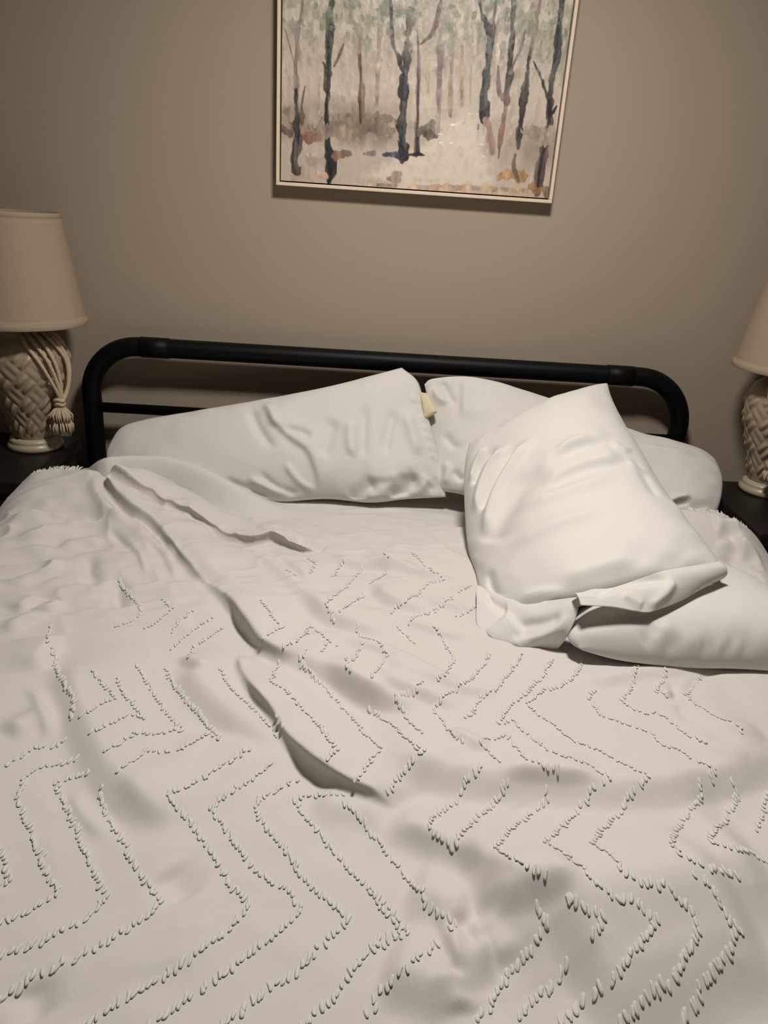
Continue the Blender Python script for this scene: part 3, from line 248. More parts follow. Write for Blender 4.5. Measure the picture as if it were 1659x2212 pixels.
PILLOWS = {
 'left': {'top': [(-0.6689,-0.2,0.7328),(-0.6455,-0.175,0.7697),(-0.594,-0.165,0.7896),(-0.4941,-0.16,0.8125),(-0.3169,-0.15,0.8514),(-0.162,-0.14,0.889),(-0.0518,-0.13,0.9228),(0.0233,-0.12,0.9455)],'right': [(0.0233,-0.12,0.9455),(0.0639,-0.14,0.9171),(0.0834,-0.17,0.8629),(0.1105,-0.215,0.7968),(0.1332,-0.255,0.7301),(0.1426,-0.28,0.6767)],'bottom': [(-0.6421,-0.27,0.6557),(-0.4715,-0.285,0.6362),(-0.2977,-0.285,0.6368),(-0.1457,-0.28,0.6554),(-0.036,-0.285,0.6543),(0.051,-0.28,0.6668),(0.1426,-0.28,0.6767)],'left': [(-0.6689,-0.2,0.7328),(-0.6705,-0.22,0.7123),(-0.6599,-0.245,0.6864),(-0.6421,-0.27,0.6557)],'t': 0.046,'tb': 0.05,'skew': (0.1,0.1),'seed': 3,'pow': 0.5,'folds': [('s',0.0096,0.05,0.008,0.2,[(0.413,-0.0263),(0.4201,-0.0755),(0.4486,-0.1248),(0.4771,-0.1577),(0.4842,-0.2004),(0.4842,-0.2398),(0.4913,-0.2562)]),('r',-0.0096,0.012,0.012,0.25,[(0.3703,-0.0263),(0.3845,-0.0887),(0.4059,-0.1511)]),('r',0.0096,0.012,0.01,0.25,[(0.413,-0.0197),(0.4201,-0.069),(0.4273,-0.0953)]),('r',-0.0096,0.014,0.016,0.25,[(0.5626,-0.0854),(0.5341,-0.1314),(0.5056,-0.1806)]),('r',0.0096,0.012,0.012,0.25,[(0.5982,-0.092),(0.5839,-0.1347),(0.5768,-0.1774)]),('r',-0.008,0.01,0.012,0.25,[(0.6409,-0.0657),(0.6195,-0.1215),(0.5982,-0.1839)]),('r',-0.0096,0.01,0.014,0.25,[(0.705,-0.0854),(0.6765,-0.1281),(0.648,-0.1806)]),('r',0.0096,0.014,0.014,0.25,[(0.7263,-0.092),(0.7263,-0.1347),(0.7263,-0.1872)]),('r',-0.008,0.01,0.01,0.25,[(0.4415,-0.0985),(0.4771,-0.115),(0.4985,-0.1314)]),('r',-0.0096,0.01,0.01,0.25,[(0.2706,-0.2036),(0.3204,-0.2266),(0.3774,-0.2463)]),('r',0.0096,0.01,0.01,0.25,[(0.3276,-0.2004),(0.3632,-0.2266),(0.4201,-0.2496)]),('r',-0.008,0.008,0.008,0.25,[(0.356,-0.1905),(0.3917,-0.2299),(0.4415,-0.2496)]),('r',0.008,0.008,0.008,0.25,[(0.4201,-0.1741),(0.4415,-0.2201),(0.4771,-0.2496)]),('s',0.0096,0.04,0.008,0.25,[(0.5839,-0.2135),(0.6409,-0.2233),(0.6907,-0.2201),(0.7335,-0.2266)]),('r',-0.0112,0.014,0.014,0.2,[(0.5483,-0.2595),(0.5839,-0.2398),(0.6195,-0.2233)]),('r',0.0128,0.014,0.014,0.2,[(0.591,-0.2595),(0.6338,-0.2398),(0.6765,-0.2201)]),('r',-0.0128,0.014,0.014,0.2,[(0.6409,-0.2562),(0.6907,-0.2398),(0.7121,-0.2135)]),('r',0.0128,0.012,0.012,0.2,[(0.6907,-0.2595),(0.7192,-0.2463),(0.7406,-0.2201)]),('r',-0.0128,0.01,0.01,0.2,[(0.7335,-0.2463),(0.7548,-0.2431),(0.7619,-0.2299)]),('r',0.0056,0.006,0.006,0.3,[(0.7477,-0.0657),(0.7548,-0.0755),(0.7691,-0.0854)]),('r',0.0056,0.006,0.006,0.3,[(0.7548,-0.0854),(0.7619,-0.0953),(0.7691,-0.1051)]),('r',0.0056,0.006,0.006,0.3,[(0.7548,-0.1051),(0.7619,-0.115),(0.7691,-0.1215)]),('r',0.0056,0.006,0.006,0.3,[(0.7548,-0.1248),(0.7619,-0.1347),(0.7691,-0.1412)]),('r',0.0056,0.006,0.006,0.3,[(0.7548,-0.1412),(0.7619,-0.1511),(0.7762,-0.1577)]),('r',0.0056,0.006,0.006,0.3,[(0.7548,-0.1609),(0.7619,-0.1708),(0.7762,-0.1774)]),('r',0.0056,0.006,0.006,0.3,[(0.7548,-0.1774),(0.7619,-0.1872),(0.7762,-0.1938)])]},
 'right': {'top': [(0.0793,-0.15,0.9146),(0.0999,-0.13,0.925),(0.1729,-0.125,0.934),(0.2407,-0.13,0.9289),(0.3099,-0.135,0.9136),(0.3855,-0.14,0.894),(0.5934,-0.17,0.8328),(0.6861,-0.19,0.8207),(0.7537,-0.2,0.8066),(0.7903,-0.22,0.7893)],'right': [(0.7903,-0.22,0.7893),(0.7884,-0.28,0.7538),(0.7651,-0.34,0.7231),(0.738,-0.38,0.6922)],'bottom': [(0.0801,-0.24,0.6746),(0.1784,-0.3,0.6934),(0.3339,-0.36,0.6664),(0.4894,-0.38,0.6609),(0.5925,-0.39,0.6597),(0.738,-0.38,0.6922)],'left': [(0.0793,-0.15,0.9146),(0.0878,-0.15,0.8788),(0.0884,-0.16,0.8376),(0.0834,-0.18,0.773),(0.0816,-0.21,0.7175),(0.0801,-0.24,0.6746)],'t': 0.055,'tb': 0.05,'skew': (0.2,0.2),'seed': 7,'pow': 0.5,'folds': [('r',-0.008,0.008,0.01,0.25,[(0.0456,-0.0079),(0.0586,-0.0516),(0.0781,-0.0953)]),('r',0.0096,0.008,0.01,0.25,[(0.013,-0.0159),(0.0326,-0.0595),(0.0651,-0.0913)]),('s',0.0064,0.05,0.006,0.25,[(0.0912,-0.0119),(0.0912,-0.0754),(0.0977,-0.1389)]),('r',-0.008,0.01,0.01,0.3,[(0.0586,-0.1667),(0.0846,-0.2024),(0.1107,-0.2144)]),('r',0.0096,0.01,0.01,0.3,[(0.0716,-0.2421),(0.0781,-0.2779),(0.0716,-0.3136)]),('r',-0.0096,0.008,0.008,0.3,[(0.0912,-0.266),(0.1042,-0.2818),(0.1237,-0.2898)]),('r',0.0096,0.008,0.008,0.3,[(0.573,-0.2541),(0.599,-0.2382),(0.6315,-0.2342)]),('r',-0.0096,0.008,0.008,0.3,[(0.5795,-0.266),(0.6055,-0.2541),(0.6315,-0.2541)]),('r',0.0096,0.01,0.01,0.3,[(0.6381,-0.2977),(0.6641,-0.2898),(0.6901,-0.2739)]),('r',-0.0096,0.01,0.01,0.3,[(0.6706,-0.3136),(0.6901,-0.3096),(0.7097,-0.3136)]),('r',0.0048,0.012,0.012,0.3,[(0.5078,-0.0715),(0.5664,-0.0675),(0.6446,-0.0635)])]},
 'insert': {'top': [(0.0686,-0.15,0.8936),(0.0892,-0.16,0.8949)],'right': [(0.0892,-0.16,0.8949),(0.1115,-0.2,0.8609)],'bottom': [(0.08,-0.2,0.8421),(0.1115,-0.2,0.8609)],'left': [(0.0686,-0.15,0.8936),(0.08,-0.2,0.8421)],'t': 0.012,'tb': 0.02,'folds': [],'pow': 0.5},
 'top': {'top': [(0.1717,-0.36,0.8362),(0.1973,-0.355,0.8499),(0.2575,-0.34,0.8786),(0.339,-0.315,0.9198),(0.4135,-0.29,0.9454),(0.4834,-0.26,0.966)],'right': [(0.4834,-0.26,0.966),(0.4859,-0.31,0.9346),(0.4961,-0.37,0.902),(0.5122,-0.45,0.8654),(0.5265,-0.57,0.8236),(0.5399,-0.69,0.7974),(0.5472,-0.79,0.7851),(0.5396,-0.83,0.7844)],'bottom': [(0.1612,-0.78,0.6731),(0.1931,-0.83,0.6803),(0.2377,-0.865,0.7055),(0.297,-0.88,0.741),(0.3695,-0.875,0.7625),(0.4465,-0.86,0.7799),(0.5384,-0.83,0.7894)],'left': [(0.1717,-0.36,0.8362),(0.1636,-0.385,0.7982),(0.1616,-0.43,0.7503),(0.1615,-0.5,0.7043),(0.1608,-0.58,0.6779),(0.1652,-0.67,0.672),(0.1612,-0.78,0.6731)],'t': 0.08,'tb': 0.07,'skew': (0.12,-0.05),'seed': 12,'pow': 0.5,'folds': [('r',0.016,0.018,0.012,0.2,[(0.1757,-0.1406),(0.1327,-0.185),(0.0932,-0.2295),(0.0681,-0.2961),(0.0502,-0.3627)]),('r',-0.0128,0.012,0.012,0.2,[(0.1506,-0.1332),(0.1076,-0.1776),(0.0717,-0.2295),(0.0502,-0.2813)]),('r',0.0128,0.01,0.01,0.2,[(0.1255,-0.1184),(0.0789,-0.148),(0.0502,-0.1998),(0.0359,-0.2665)]),('r',-0.0112,0.01,0.01,0.2,[(0.0932,-0.0962),(0.0538,-0.1258),(0.0323,-0.1776)]),('r',0.0096,0.008,0.008,0.2,[(0.0645,-0.074),(0.0359,-0.111),(0.0251,-0.1554)]),('r',-0.0144,0.03,0.03,0.2,[(0.1757,-0.2369),(0.1291,-0.2813),(0.0896,-0.3331),(0.0574,-0.3997)]),('s',0.0112,0.05,0.01,0.2,[(0.1721,-0.3183),(0.2044,-0.3035),(0.251,-0.2961),(0.294,-0.2961),(0.3299,-0.2887)]),('s',0.0096,0.05,0.012,0.25,[(0.1721,-0.2665),(0.2151,-0.2369),(0.2653,-0.2295),(0.3334,-0.2146)]),('r',0.0096,0.012,0.012,0.3,[(0.2008,-0.2443),(0.2474,-0.222),(0.2904,-0.2295)]),('r',0.008,0.01,0.01,0.3,[(0.3155,-0.2369),(0.3299,-0.2591),(0.3514,-0.2665)]),('r',0.0096,0.016,0.016,0.3,[(0.1147,-0.3257),(0.1829,-0.3479),(0.2402,-0.3479),(0.3012,-0.3405)]),('r',0.0096,0.02,0.016,0.3,[(0.0825,-0.4367),(0.147,-0.4293),(0.1972,-0.4293),(0.251,-0.4293)]),('r',0.0096,0.014,0.014,0.3,[(0.1362,-0.5625),(0.1864,-0.5551),(0.233,-0.5551),(0.2653,-0.5551)]),('r',-0.0064,0.01,0.01,0.3,[(0.3478,-0.2739),(0.3478,-0.3479),(0.3406,-0.4219)]),('r',0.0064,0.008,0.008,0.3,[(0.3263,-0.2961),(0.3478,-0.3183),(0.3621,-0.3257)]),('r',-0.0096,0.012,0.012,0.3,[(0.0359,-0.4737),(0.0359,-0.5329),(0.0538,-0.5625)]),('r',0.0096,0.012,0.012,0.3,[(0.0717,-0.5847),(0.1004,-0.5699),(0.1398,-0.5773),(0.1649,-0.5847)])]},
 'low': {'top': [(0.3337,-0.78,0.68),(0.4153,-0.72,0.683),(0.5396,-0.66,0.6881),(0.6323,-0.66,0.6953),(0.6547,-0.72,0.6917),(0.7386,-0.76,0.6563),(0.8584,-0.78,0.617)],'right': [(0.8584,-0.78,0.617),(0.8394,-0.83,0.6194),(0.7629,-0.92,0.6482)],'bottom': [(0.2854,-0.955,0.6948),(0.3554,-0.965,0.6869),(0.4497,-0.965,0.6813),(0.5388,-0.96,0.6803),(0.6482,-0.95,0.6728),(0.7629,-0.92,0.6482)],'left': [(0.3337,-0.78,0.68),(0.3024,-0.86,0.6905),(0.2734,-0.93,0.7001),(0.2854,-0.955,0.6948)],'t': 0.07,'tb': 0.025,'skew': (0,0.25),'seed': 17,'pow': 0.5,'folds': [('r',0.0048,0.014,0.012,0.3,[(0.1588,-0.2862),(0.1347,-0.3023),(0.1203,-0.3144)]),('r',-0.0064,0.012,0.012,0.3,[(0.1299,-0.2862),(0.1107,-0.3023),(0.0962,-0.3104)]),('r',0.0048,0.014,0.012,0.3,[(0.2117,-0.3064),(0.178,-0.3104),(0.1444,-0.3185)]),('r',-0.0048,0.01,0.01,0.3,[(0.178,-0.3064),(0.154,-0.3104),(0.1299,-0.3144)]),('r',0.0048,0.01,0.01,0.3,[(0.2502,-0.3104),(0.2262,-0.3144),(0.2021,-0.3185)]),('r',-0.0048,0.008,0.008,0.3,[(0.231,-0.3104),(0.2069,-0.3144),(0.1925,-0.3185)]),('r',0.0048,0.008,0.008,0.3,[(0.2743,-0.3104),(0.255,-0.3144),(0.2406,-0.3185)]),('r',-0.0048,0.008,0.008,0.3,[(0.2599,-0.3104),(0.2454,-0.3144),(0.231,-0.3185)])]},
}
FLAPS = [{'top': [(0.1575,-0.735,0.684),(0.1876,-0.8,0.6991),(0.2362,-0.86,0.7232),(0.2911,-0.9,0.755)],'right': [(0.2911,-0.9,0.755),(0.2885,-0.915,0.7385),(0.2823,-0.92,0.7146),(0.2655,-0.915,0.6682)],'bottom': [(0.1521,-0.875,0.6631),(0.163,-0.89,0.6624),(0.1911,-0.905,0.6595),(0.2275,-0.91,0.6604),(0.2655,-0.915,0.6682)],'left': [(0.1575,-0.735,0.684),(0.1514,-0.8,0.6791),(0.1444,-0.85,0.6715),(0.1521,-0.875,0.6631)],'belly': 0.8,'folds': [('s',0.008,0.04,0.006,0.2,[(0.0756,-0.026),(0.0544,-0.0576),(0.0154,-0.091)]),('r',-0.006,0.01,0.01,0.2,[(0.0248,-0.0204),(0.0496,-0.026),(0.0709,-0.026)]),('r',0.008,0.014,0.008,0.2,[(0.1702,-0.026),(0.1501,-0.0501),(0.1253,-0.0668),(0.0709,-0.091)]),('r',-0.006,0.01,0.01,0.2,[(0.1595,-0.0279),(0.13,-0.039),(0.0886,-0.052)])]},{'top': [(0.2781,-0.9,0.7583),(0.3451,-0.895,0.7815),(0.4276,-0.88,0.7997),(0.5357,-0.83,0.7977)],'right': [(0.5357,-0.83,0.7977),(0.5411,-0.835,0.7887),(0.5419,-0.835,0.7751),(0.5362,-0.835,0.7662)],'bottom': [(0.2817,-0.94,0.7635),(0.3331,-0.945,0.7652),(0.3782,-0.945,0.759),(0.4018,-0.935,0.7578),(0.4462,-0.91,0.7626),(0.4866,-0.88,0.7676),(0.5362,-0.835,0.7662)],'left': [(0.2781,-0.9,0.7583),(0.2797,-0.92,0.7628),(0.2808,-0.93,0.7627),(0.2817,-0.94,0.7635)],'belly': 0.7,'folds': [('r',-0.012,0.012,0.008,0.2,[(0.0204,-0.0351),(0.0594,-0.0057),(0.1021,-0.0068),(0.1559,-0.0147)]),('r',0.006,0.008,0.008,0.2,[(0.1577,-0.0159),(0.1299,-0.0363),(0.0984,-0.0499)]),('r',0.004,0.008,0.008,0.2,[(0.065,-0.0295),(0.0779,-0.0397),(0.0928,-0.0476)])]}]
HEADBOARD = (-0.7752,0.7763,0.9699)
SLEEVES = [(-0.6216,-0.5502),(0.5419,0.6107)]
CROSS_Z = 0.7879
NS_L = (-1.26,-0.79,-0.405,-0.055,0.705)
NS_R = (0.8,1.27,-0.472,-0.125,0.705)
LAMP_L = ((-0.8628,-0.158,0.705),0.0,-0.42)
LAMP_R = ((0.9451,-0.1942,0.705),0.0,-1.95)
PAINTING = (-0.2946,0.3522,1.3349,2.1814)
STROKES = [
 ((178,160,148),[(0.3238,0.2631,0.0049),(0.3261,0.2283,0.006),(0.3284,0.1929,0.007)]),
 ((160,134,112),[(0.3951,0.2944,0.0056),(0.3992,0.2388,0.0068),(0.4034,0.1816,0.0081)]),
 ((176,150,136),[(0.4181,0.2575,0.0042),(0.4209,0.2205,0.0051),(0.4237,0.1829,0.006)]),
 ((156,136,120),[(0.3737,0.2778,0.0078),(0.3766,0.2187,0.0094),(0.3797,0.158,0.0111)]),
 ((150,130,122),[(0.3162,0.7568,0.0047),(0.3403,0.3768,0.0078),(0.3481,0.253,0.0094),(0.3564,0.1219,0.0111)]),
 ((156,140,126),[(0.2127,0.3018,0.0092),(0.2126,0.2192,0.0111),(0.2126,0.1333,0.0131)]),
 ((176,158,140),[(0.5207,0.209,0.0085),(0.5225,0.1588,0.0103),(0.5243,0.1075,0.0121)]),
 ((190,176,164),[(0.4709,0.303,0.0049),(0.4766,0.265,0.006),(0.4823,0.2263,0.007)]),
 ((180,164,152),[(0.4197,0.3263,0.0042),(0.4216,0.298,0.0051),(0.4235,0.2694,0.006)]),
 ((184,168,156),[(0.3185,0.2473,0.0035),(0.3224,0.2163,0.0043),(0.3264,0.1848,0.005)]),
 ((186,160,140),[(0.0841,0.2013,0.0063),(0.0827,0.1735,0.0077),(0.0812,0.1454,0.0091)]),
 ((176,164,150),[(0.2263,0.2951,0.0042),(0.2211,0.272,0.0051),(0.2158,0.2486,0.006)]),
 ((120,98,82),[(0.1687,0.3028,0.004),(0.1711,0.2535,0.0081),(0.177,0.2071,0.0111),(0.1807,0.1516,0.0131),(0.1809,0.1027,0.0091)]),
 ((58,44,38),[(0.1719,0.265,0.003),(0.1749,0.2227,0.005),(0.1746,0.1832,0.005),(0.1796,0.119,0.005)]),
 ((120,108,98),[(0.1042,0.738,0.0042),(0.0441,0.358,0.007),(0.0353,0.3019,0.0091),(0.0306,0.2446,0.0101),(0.0316,0.1862,0.0101),(0.036,0.1425,0.0091)]),
 ((38,33,33),[(0.0316,0.1862,0.007),(0.0337,0.1424,0.0101),(0.0369,0.0937,0.0131),(0.0353,0.0521,0.0171),(0.0372,0.0227,0.0201)]),
 ((110,92,92),[(0.007,0.3001,0.003),(0.0207,0.2593,0.004),(0.029,0.2329,0.004)]),
 ((92,72,62),[(0.052,0.1953,0.003),(0.0456,0.1592,0.006),(0.0475,0.1108,0.007),(0.0442,0.0693,0.007)]),
 ((50,44,40),[(0.1095,0.7418,0.0072),(0.1036,0.3618,0.0121),(0.1027,0.3099,0.0131),(0.1028,0.2568,0.0141),(0.1017,0.2102,0.0141),(0.101,0.1627,0.0111),(0.1052,0.1062,0.0101),(0.1091,0.0567,0.0131),(0.1109,0.0037,0.0091)]),
 ((26,24,26),[(0.1016,0.3173,0.004),(0.1022,0.2491,0.007),(0.1007,0.1865,0.007),(0.1016,0.1305,0.006),(0.1099,0.0734,0.0131),(0.1191,0.0362,0.0171),(0.1123,0.0038,0.007)]),
 ((84,72,60),[(0.1345,0.2817,0.004),(0.1265,0.2622,0.006),(0.115,0.2383,0.004)]),
 ((38,33,33),[(0.0908,0.2445,0.003),(0.0956,0.2332,0.005),(0.0943,0.1901,0.003)]),
 ((38,33,33),[(0.198,0.75,0.003),(0.2324,0.37,0.005),(0.2371,0.3184,0.007),(0.2455,0.285,0.0081),(0.2599,0.2552,0.0091),(0.2663,0.2401,0.0081)]),
 ((60,52,50),[(0.2772,0.3508,0.0171),(0.2756,0.3134,0.0151),(0.2738,0.2599,0.0141),(0.2721,0.221,0.0161),(0.2717,0.1893,0.0171)]),
 ((28,26,28),[(0.2671,0.2285,0.0121),(0.2726,0.1894,0.0171),(0.2733,0.1412,0.0191),(0.2762,0.1004,0.0201),(0.2795,0.0672,0.0201),(0.2793,0.0567,0.007)]),
 ((44,48,74),[(0.2358,0.0687,0.006),(0.2542,0.0707,0.0101),(0.2782,0.0714,0.0131)]),
 ((30,28,34),[(0.2661,0.0998,0.005),(0.2819,0.0716,0.0151)]),
 ((110,92,92),[(0.2959,0.3071,0.004),(0.3017,0.2617,0.006),(0.3031,0.2151,0.0101),(0.306,0.1675,0.0081),(0.3084,0.1189,0.0091),(0.312,0.0735,0.0131)]),
 ((38,33,33),[(0.2933,0.3182,0.0025),(0.301,0.2423,0.0025),(0.3075,0.1595,0.004),(0.3097,0.1025,0.006),(0.3143,0.0736,0.0081)]),
 ((38,33,33),[(0.2958,0.0725,0.005),(0.3142,0.0744,0.0081),(0.3282,0.0736,0.004)]),
 ((88,70,60),[(0.3989,0.7568,0.0054),(0.3403,0.3768,0.0091),(0.3334,0.332,0.0081),(0.3222,0.3088,0.007),(0.3015,0.2923,0.004)]),
 ((120,104,104),[(0.3461,0.2875,0.0121),(0.3494,0.2258,0.0101),(0.3505,0.1783,0.007)]),
 ((36,34,40),[(0.3084,0.7621,0.0036),(0.4224,0.3821,0.006),(0.4343,0.3533,0.0081),(0.4481,0.3281,0.0111),(0.4542,0.3134,0.0111),(0.4537,0.279,0.0111),(0.4545,0.2324,0.0141),(0.4558,0.2009,0.0171),(0.4581,0.169,0.0201),(0.459,0.1528,0.0131)]),
 ((66,56,56),[(0.4755,0.7644,0.0036),(0.4591,0.3844,0.006),(0.4573,0.3436,0.0091),(0.4542,0.3134,0.0101)]),
 ((48,44,44),[(0.4514,0.7667,0.0054),(0.4945,0.3867,0.0091),(0.5021,0.3202,0.0101),(0.5044,0.2668,0.0121),(0.5047,0.2277,0.0111),(0.5042,0.188,0.0131)]),
 ((118,88,72),[(0.5041,0.196,0.0151),(0.5022,0.1555,0.0121),(0.5003,0.1143,0.0091),(0.5002,0.0768,0.004)]),
 ((110,92,92),[(0.4781,0.2612,0.004),(0.4837,0.2225,0.0081),(0.4946,0.1994,0.0111)]),
 ((100,90,84),[(0.5291,0.3332,0.004),(0.5243,0.3026,0.006),(0.5128,0.2712,0.007),(0.5063,0.2514,0.006)]),
 ((120,96,90),[(0.5826,0.7705,0.003),(0.5542,0.3905,0.005),(0.5512,0.3496,0.007),(0.5464,0.304,0.0091),(0.5473,0.2811,0.0081)]),
 ((40,34,34),[(0.5447,0.3001,0.006),(0.5442,0.2537,0.0111),(0.5436,0.2144,0.0131),(0.5425,0.1743,0.0161),(0.5423,0.1335,0.0151),(0.5429,0.1004,0.0091)]),
 ((34,32,38),[(0.5924,0.7735,0.0054),(0.601,0.3935,0.0091),(0.602,0.3491,0.0121),(0.6055,0.2963,0.0121),(0.6023,0.2574,0.0101),(0.5996,0.2139,0.0121)]),
 ((34,32,38),[(0.5547,0.2758,0.004),(0.5743,0.2478,0.007),(0.5894,0.2212,0.0091),(0.6019,0.1981,0.0121)]),
 ((74,56,54),[(0.6013,0.2021,0.0161),(0.6048,0.1619,0.0151),(0.6038,0.1208,0.0151),(0.6005,0.0788,0.0181),(0.5982,0.0446,0.0171),(0.601,0.0081,0.0131)]),
 ((30,28,34),[(0.6013,0.2021,0.0081),(0.606,0.1539,0.007),(0.6027,0.1124,0.006),(0.5988,0.0575,0.006),(0.6007,0.0103,0.005)]),
 ((38,33,33),[(0.6189,0.1911,0.004),(0.6116,0.1786,0.007),(0.6059,0.1701,0.005)]),
 ((84,78,66),[(0.3172,0.1235,0.0151),(0.3329,0.1286,0.0252),(0.341,0.1414,0.0151)]),
 ((70,60,50),[(0.3339,0.1164,0.0201),(0.3526,0.1134,0.007)]),
 ((112,98,82),[(0.2176,0.1418,0.0201),(0.245,0.1415,0.0201)]),
 ((120,108,92),[(0.1185,0.1152,0.0252),(0.1687,0.1184,0.0302),(0.2234,0.1218,0.0302),(0.251,0.1194,0.0151)]),
 ((140,124,108),[(0.0549,0.1072,0.0201),(0.0959,0.1097,0.0252),(0.1418,0.1044,0.0252)]),
 ((130,92,74),[(0.0598,0.091,0.0201),(0.078,0.0963,0.0201)]),
 ((110,78,64),[(0.1298,0.06,0.0171),(0.1481,0.0654,0.0222),(0.1573,0.0659,0.0121)]),
 ((96,82,70),[(0.0002,0.1078,0.0131),(0.0185,0.0987,0.0151)]),
 ((150,136,122),[(-0.0002,0.1483,0.0201),(0.0179,0.1414,0.0252)]),
 ((128,112,94),[(0.2482,0.0187,0.0101),(0.2716,0.0193,0.0121)]),
 ((140,122,104),[(0.2615,0.0302,0.0091),(0.2755,0.031,0.0091)]),
 ((150,126,104),[(0.2256,0.0044,0.0081),(0.2679,0.0048,0.007)]),
 ((178,150,124),[(0.0848,0.0171,0.0121),(0.1036,0.014,0.0121)]),
 ((150,138,124),[(0.562,0.1388,0.0252),(0.5906,0.1324,0.0352),(0.6187,0.13,0.0252)]),
 ((170,132,88),[(0.505,0.0367,0.0151),(0.5229,0.0442,0.0201),(0.5608,0.0423,0.0252)]),
 ((150,110,70),[(0.5871,0.0224,0.0201),(0.6001,0.0146,0.0151)]),
 ((120,100,84),[(0.6213,0.0159,0.0151),(0.6231,0.0029,0.0101)]),
 ((110,88,72),[(0.5385,0.0875,0.0091),(0.5371,0.0621,0.0121),(0.5526,0.0332,0.007)]),
 ((100,94,100),[(0.4462,0.1439,0.0025),(0.4468,0.1296,0.0025)]),
 ((150,120,110),[(0.4635,0.1531,0.0121),(0.4764,0.1211,0.0151),(0.4848,0.0884,0.0131)]),
 ((176,152,128),[(0.3059,0.0007,0.0151),(0.3948,0.0084,0.0151),(0.5127,0.0113,0.0131),(0.5742,0.013,0.0101)]),
 ((176,164,150),[(0.0606,0.0578,0.006),(0.0883,0.0575,0.007)]),
 ((110,96,92),[(0.1895,0.0679,0.005),(0.2125,0.0706,0.0091)]),
 ((240,234,226),[(0.3778,0.1396,0.0025),(0.4005,0.1418,0.002)]),
 ((240,234,226),[(0.3628,0.1016,0.002),(0.3905,0.1025,0.0025)]),
 ((240,234,226),[(0.4211,0.1646,0.002),(0.4439,0.1648,0.002)]),
 ((240,234,226),[(0.4317,0.1286,0.002),(0.4476,0.1309,0.0025)]),
 ((240,234,226),[(0.4412,0.1044,0.002),(0.4622,0.1037,0.002)]),
 ((240,234,226),[(0.4483,0.0819,0.002),(0.4673,0.0789,0.002)]),
 ((240,234,226),[(0.3566,0.1198,0.002),(0.3729,0.118,0.002)]),
]
CAM_M = [[0.99806,-0.053189,-0.032358,-0.06],[-0.010011,0.375868,-0.926619,-1.936],[0.061448,0.925145,0.374607,1.3],[0.0,0.0,0.0,1.0]]
CAM_F = 1620.0
WALL_RGB = (163,150,133)
DUVET_RGB = (0.6,0.57,0.54)
TUFT_RGB = (0.64,0.615,0.58)
SHEET_RGB = (0.64,0.625,0.585)
CASE_RGB = (0.65,0.635,0.6)
SHADE_RGB = (158,140,120)
CERAMIC_RGB = (158,143,121)
CERBASE_RGB = (172,162,138)
ROPE_RGB = (190,172,146)
FRAME_RGB = (222,202,180)
CEIL = 2.42
HEM_DROP = 0.03
SHADE_Z = (0.302,0.54)
SHADE_R = (0.143,0.104)
PAINT_GAIN = 1.0
LIGHT_LOC = (0.1,-0.95,2.12)
LIGHT_SIZE = 0.24
LIGHT_W = 23.0
LIGHT_RGB = (1.0,0.94,0.875)
EXPOSURE = -0.05
TUFT_STEP = 0.0062

# ------------------------------------------------------------------ numeric helpers
def srgb(r, g, b):
    f = lambda c: (c/255/12.92) if c/255 <= 0.04045 else ((c/255+0.055)/1.055)**2.4
    return (f(r), f(g), f(b))

def smooth(t):
    t = np.clip(t, 0, 1)
    return t*t*(3-2*t)

def vnoise(x, y, seed=0):
    """smooth value noise in -1..1"""
    rs = np.random.RandomState(seed)
    tab = rs.rand(256, 256)*2-1
    xi = np.floor(x).astype(int); yi = np.floor(y).astype(int)
    fx = x-xi; fy = y-yi
    fx = fx*fx*fx*(fx*(fx*6-15)+10); fy = fy*fy*fy*(fy*(fy*6-15)+10)
    a = tab[xi % 256, yi % 256]; b = tab[(xi+1) % 256, yi % 256]
    c = tab[xi % 256, (yi+1) % 256]; d = tab[(xi+1) % 256, (yi+1) % 256]
    return (a*(1-fx)+b*fx)*(1-fy)+(c*(1-fx)+d*fx)*fy

def fbm(x, y, seed=0, octs=3):
    s = 0; a = 1.0; n = 0
    for k in range(octs):
        s = s+a*vnoise(x*2**k+17.3*k, y*2**k-9.1*k, seed+k); n += a; a *= 0.5
    return s/n

def poly_dist(X, P):
    """nearest distance, side (+ = left of travel) and arc fraction of points X to polyline P"""
    P = np.asarray(P, float)
    best = np.full(len(X), 1e9); side = np.ones(len(X)); frac = np.zeros(len(X))
    L = np.linalg.norm(np.diff(P, axis=0), axis=1); cum = np.concatenate([[0], np.cumsum(L)])
    for k in range(len(P)-1):
        a = P[k]; d = P[k+1]-a; l2 = d@d
        t = np.clip(((X-a)@d)/l2, 0, 1)
        q = X-(a+t[:, None]*d)
        r = np.hypot(q[:, 0], q[:, 1])
        m = r < best
        best[m] = r[m]; frac[m] = (cum[k]+t[m]*L[k])/cum[-1]
        s = d[0]*q[:, 1]-d[1]*q[:, 0]
        side[m] = np.where(s[m] >= 0, 1, -1)
    return best, side, frac

def curve(P, n):
    """Catmull-Rom resample of a polyline to n points, even by arc length"""
    P = np.asarray(P, float)
    Q = np.vstack([2*P[0]-P[1], P, 2*P[-1]-P[-2]])
    out = []
    for k in range(len(P)-1):
        p0, p1, p2, p3 = Q[k:k+4]
        t = np.linspace(0, 1, 24, endpoint=False)[:, None]
        out.append(0.5*((2*p1)+(-p0+p2)*t+(2*p0-5*p1+4*p2-p3)*t**2+(-p0+3*p1-3*p2+p3)*t**3))
    out = np.vstack(out+[P[-1:]])
    s = np.concatenate([[0], np.cumsum(np.linalg.norm(np.diff(out, axis=0), axis=1))])
    u = np.linspace(0, s[-1], n)
    return np.stack([np.interp(u, s, out[:, k]) for k in range(out.shape[1])], 1)

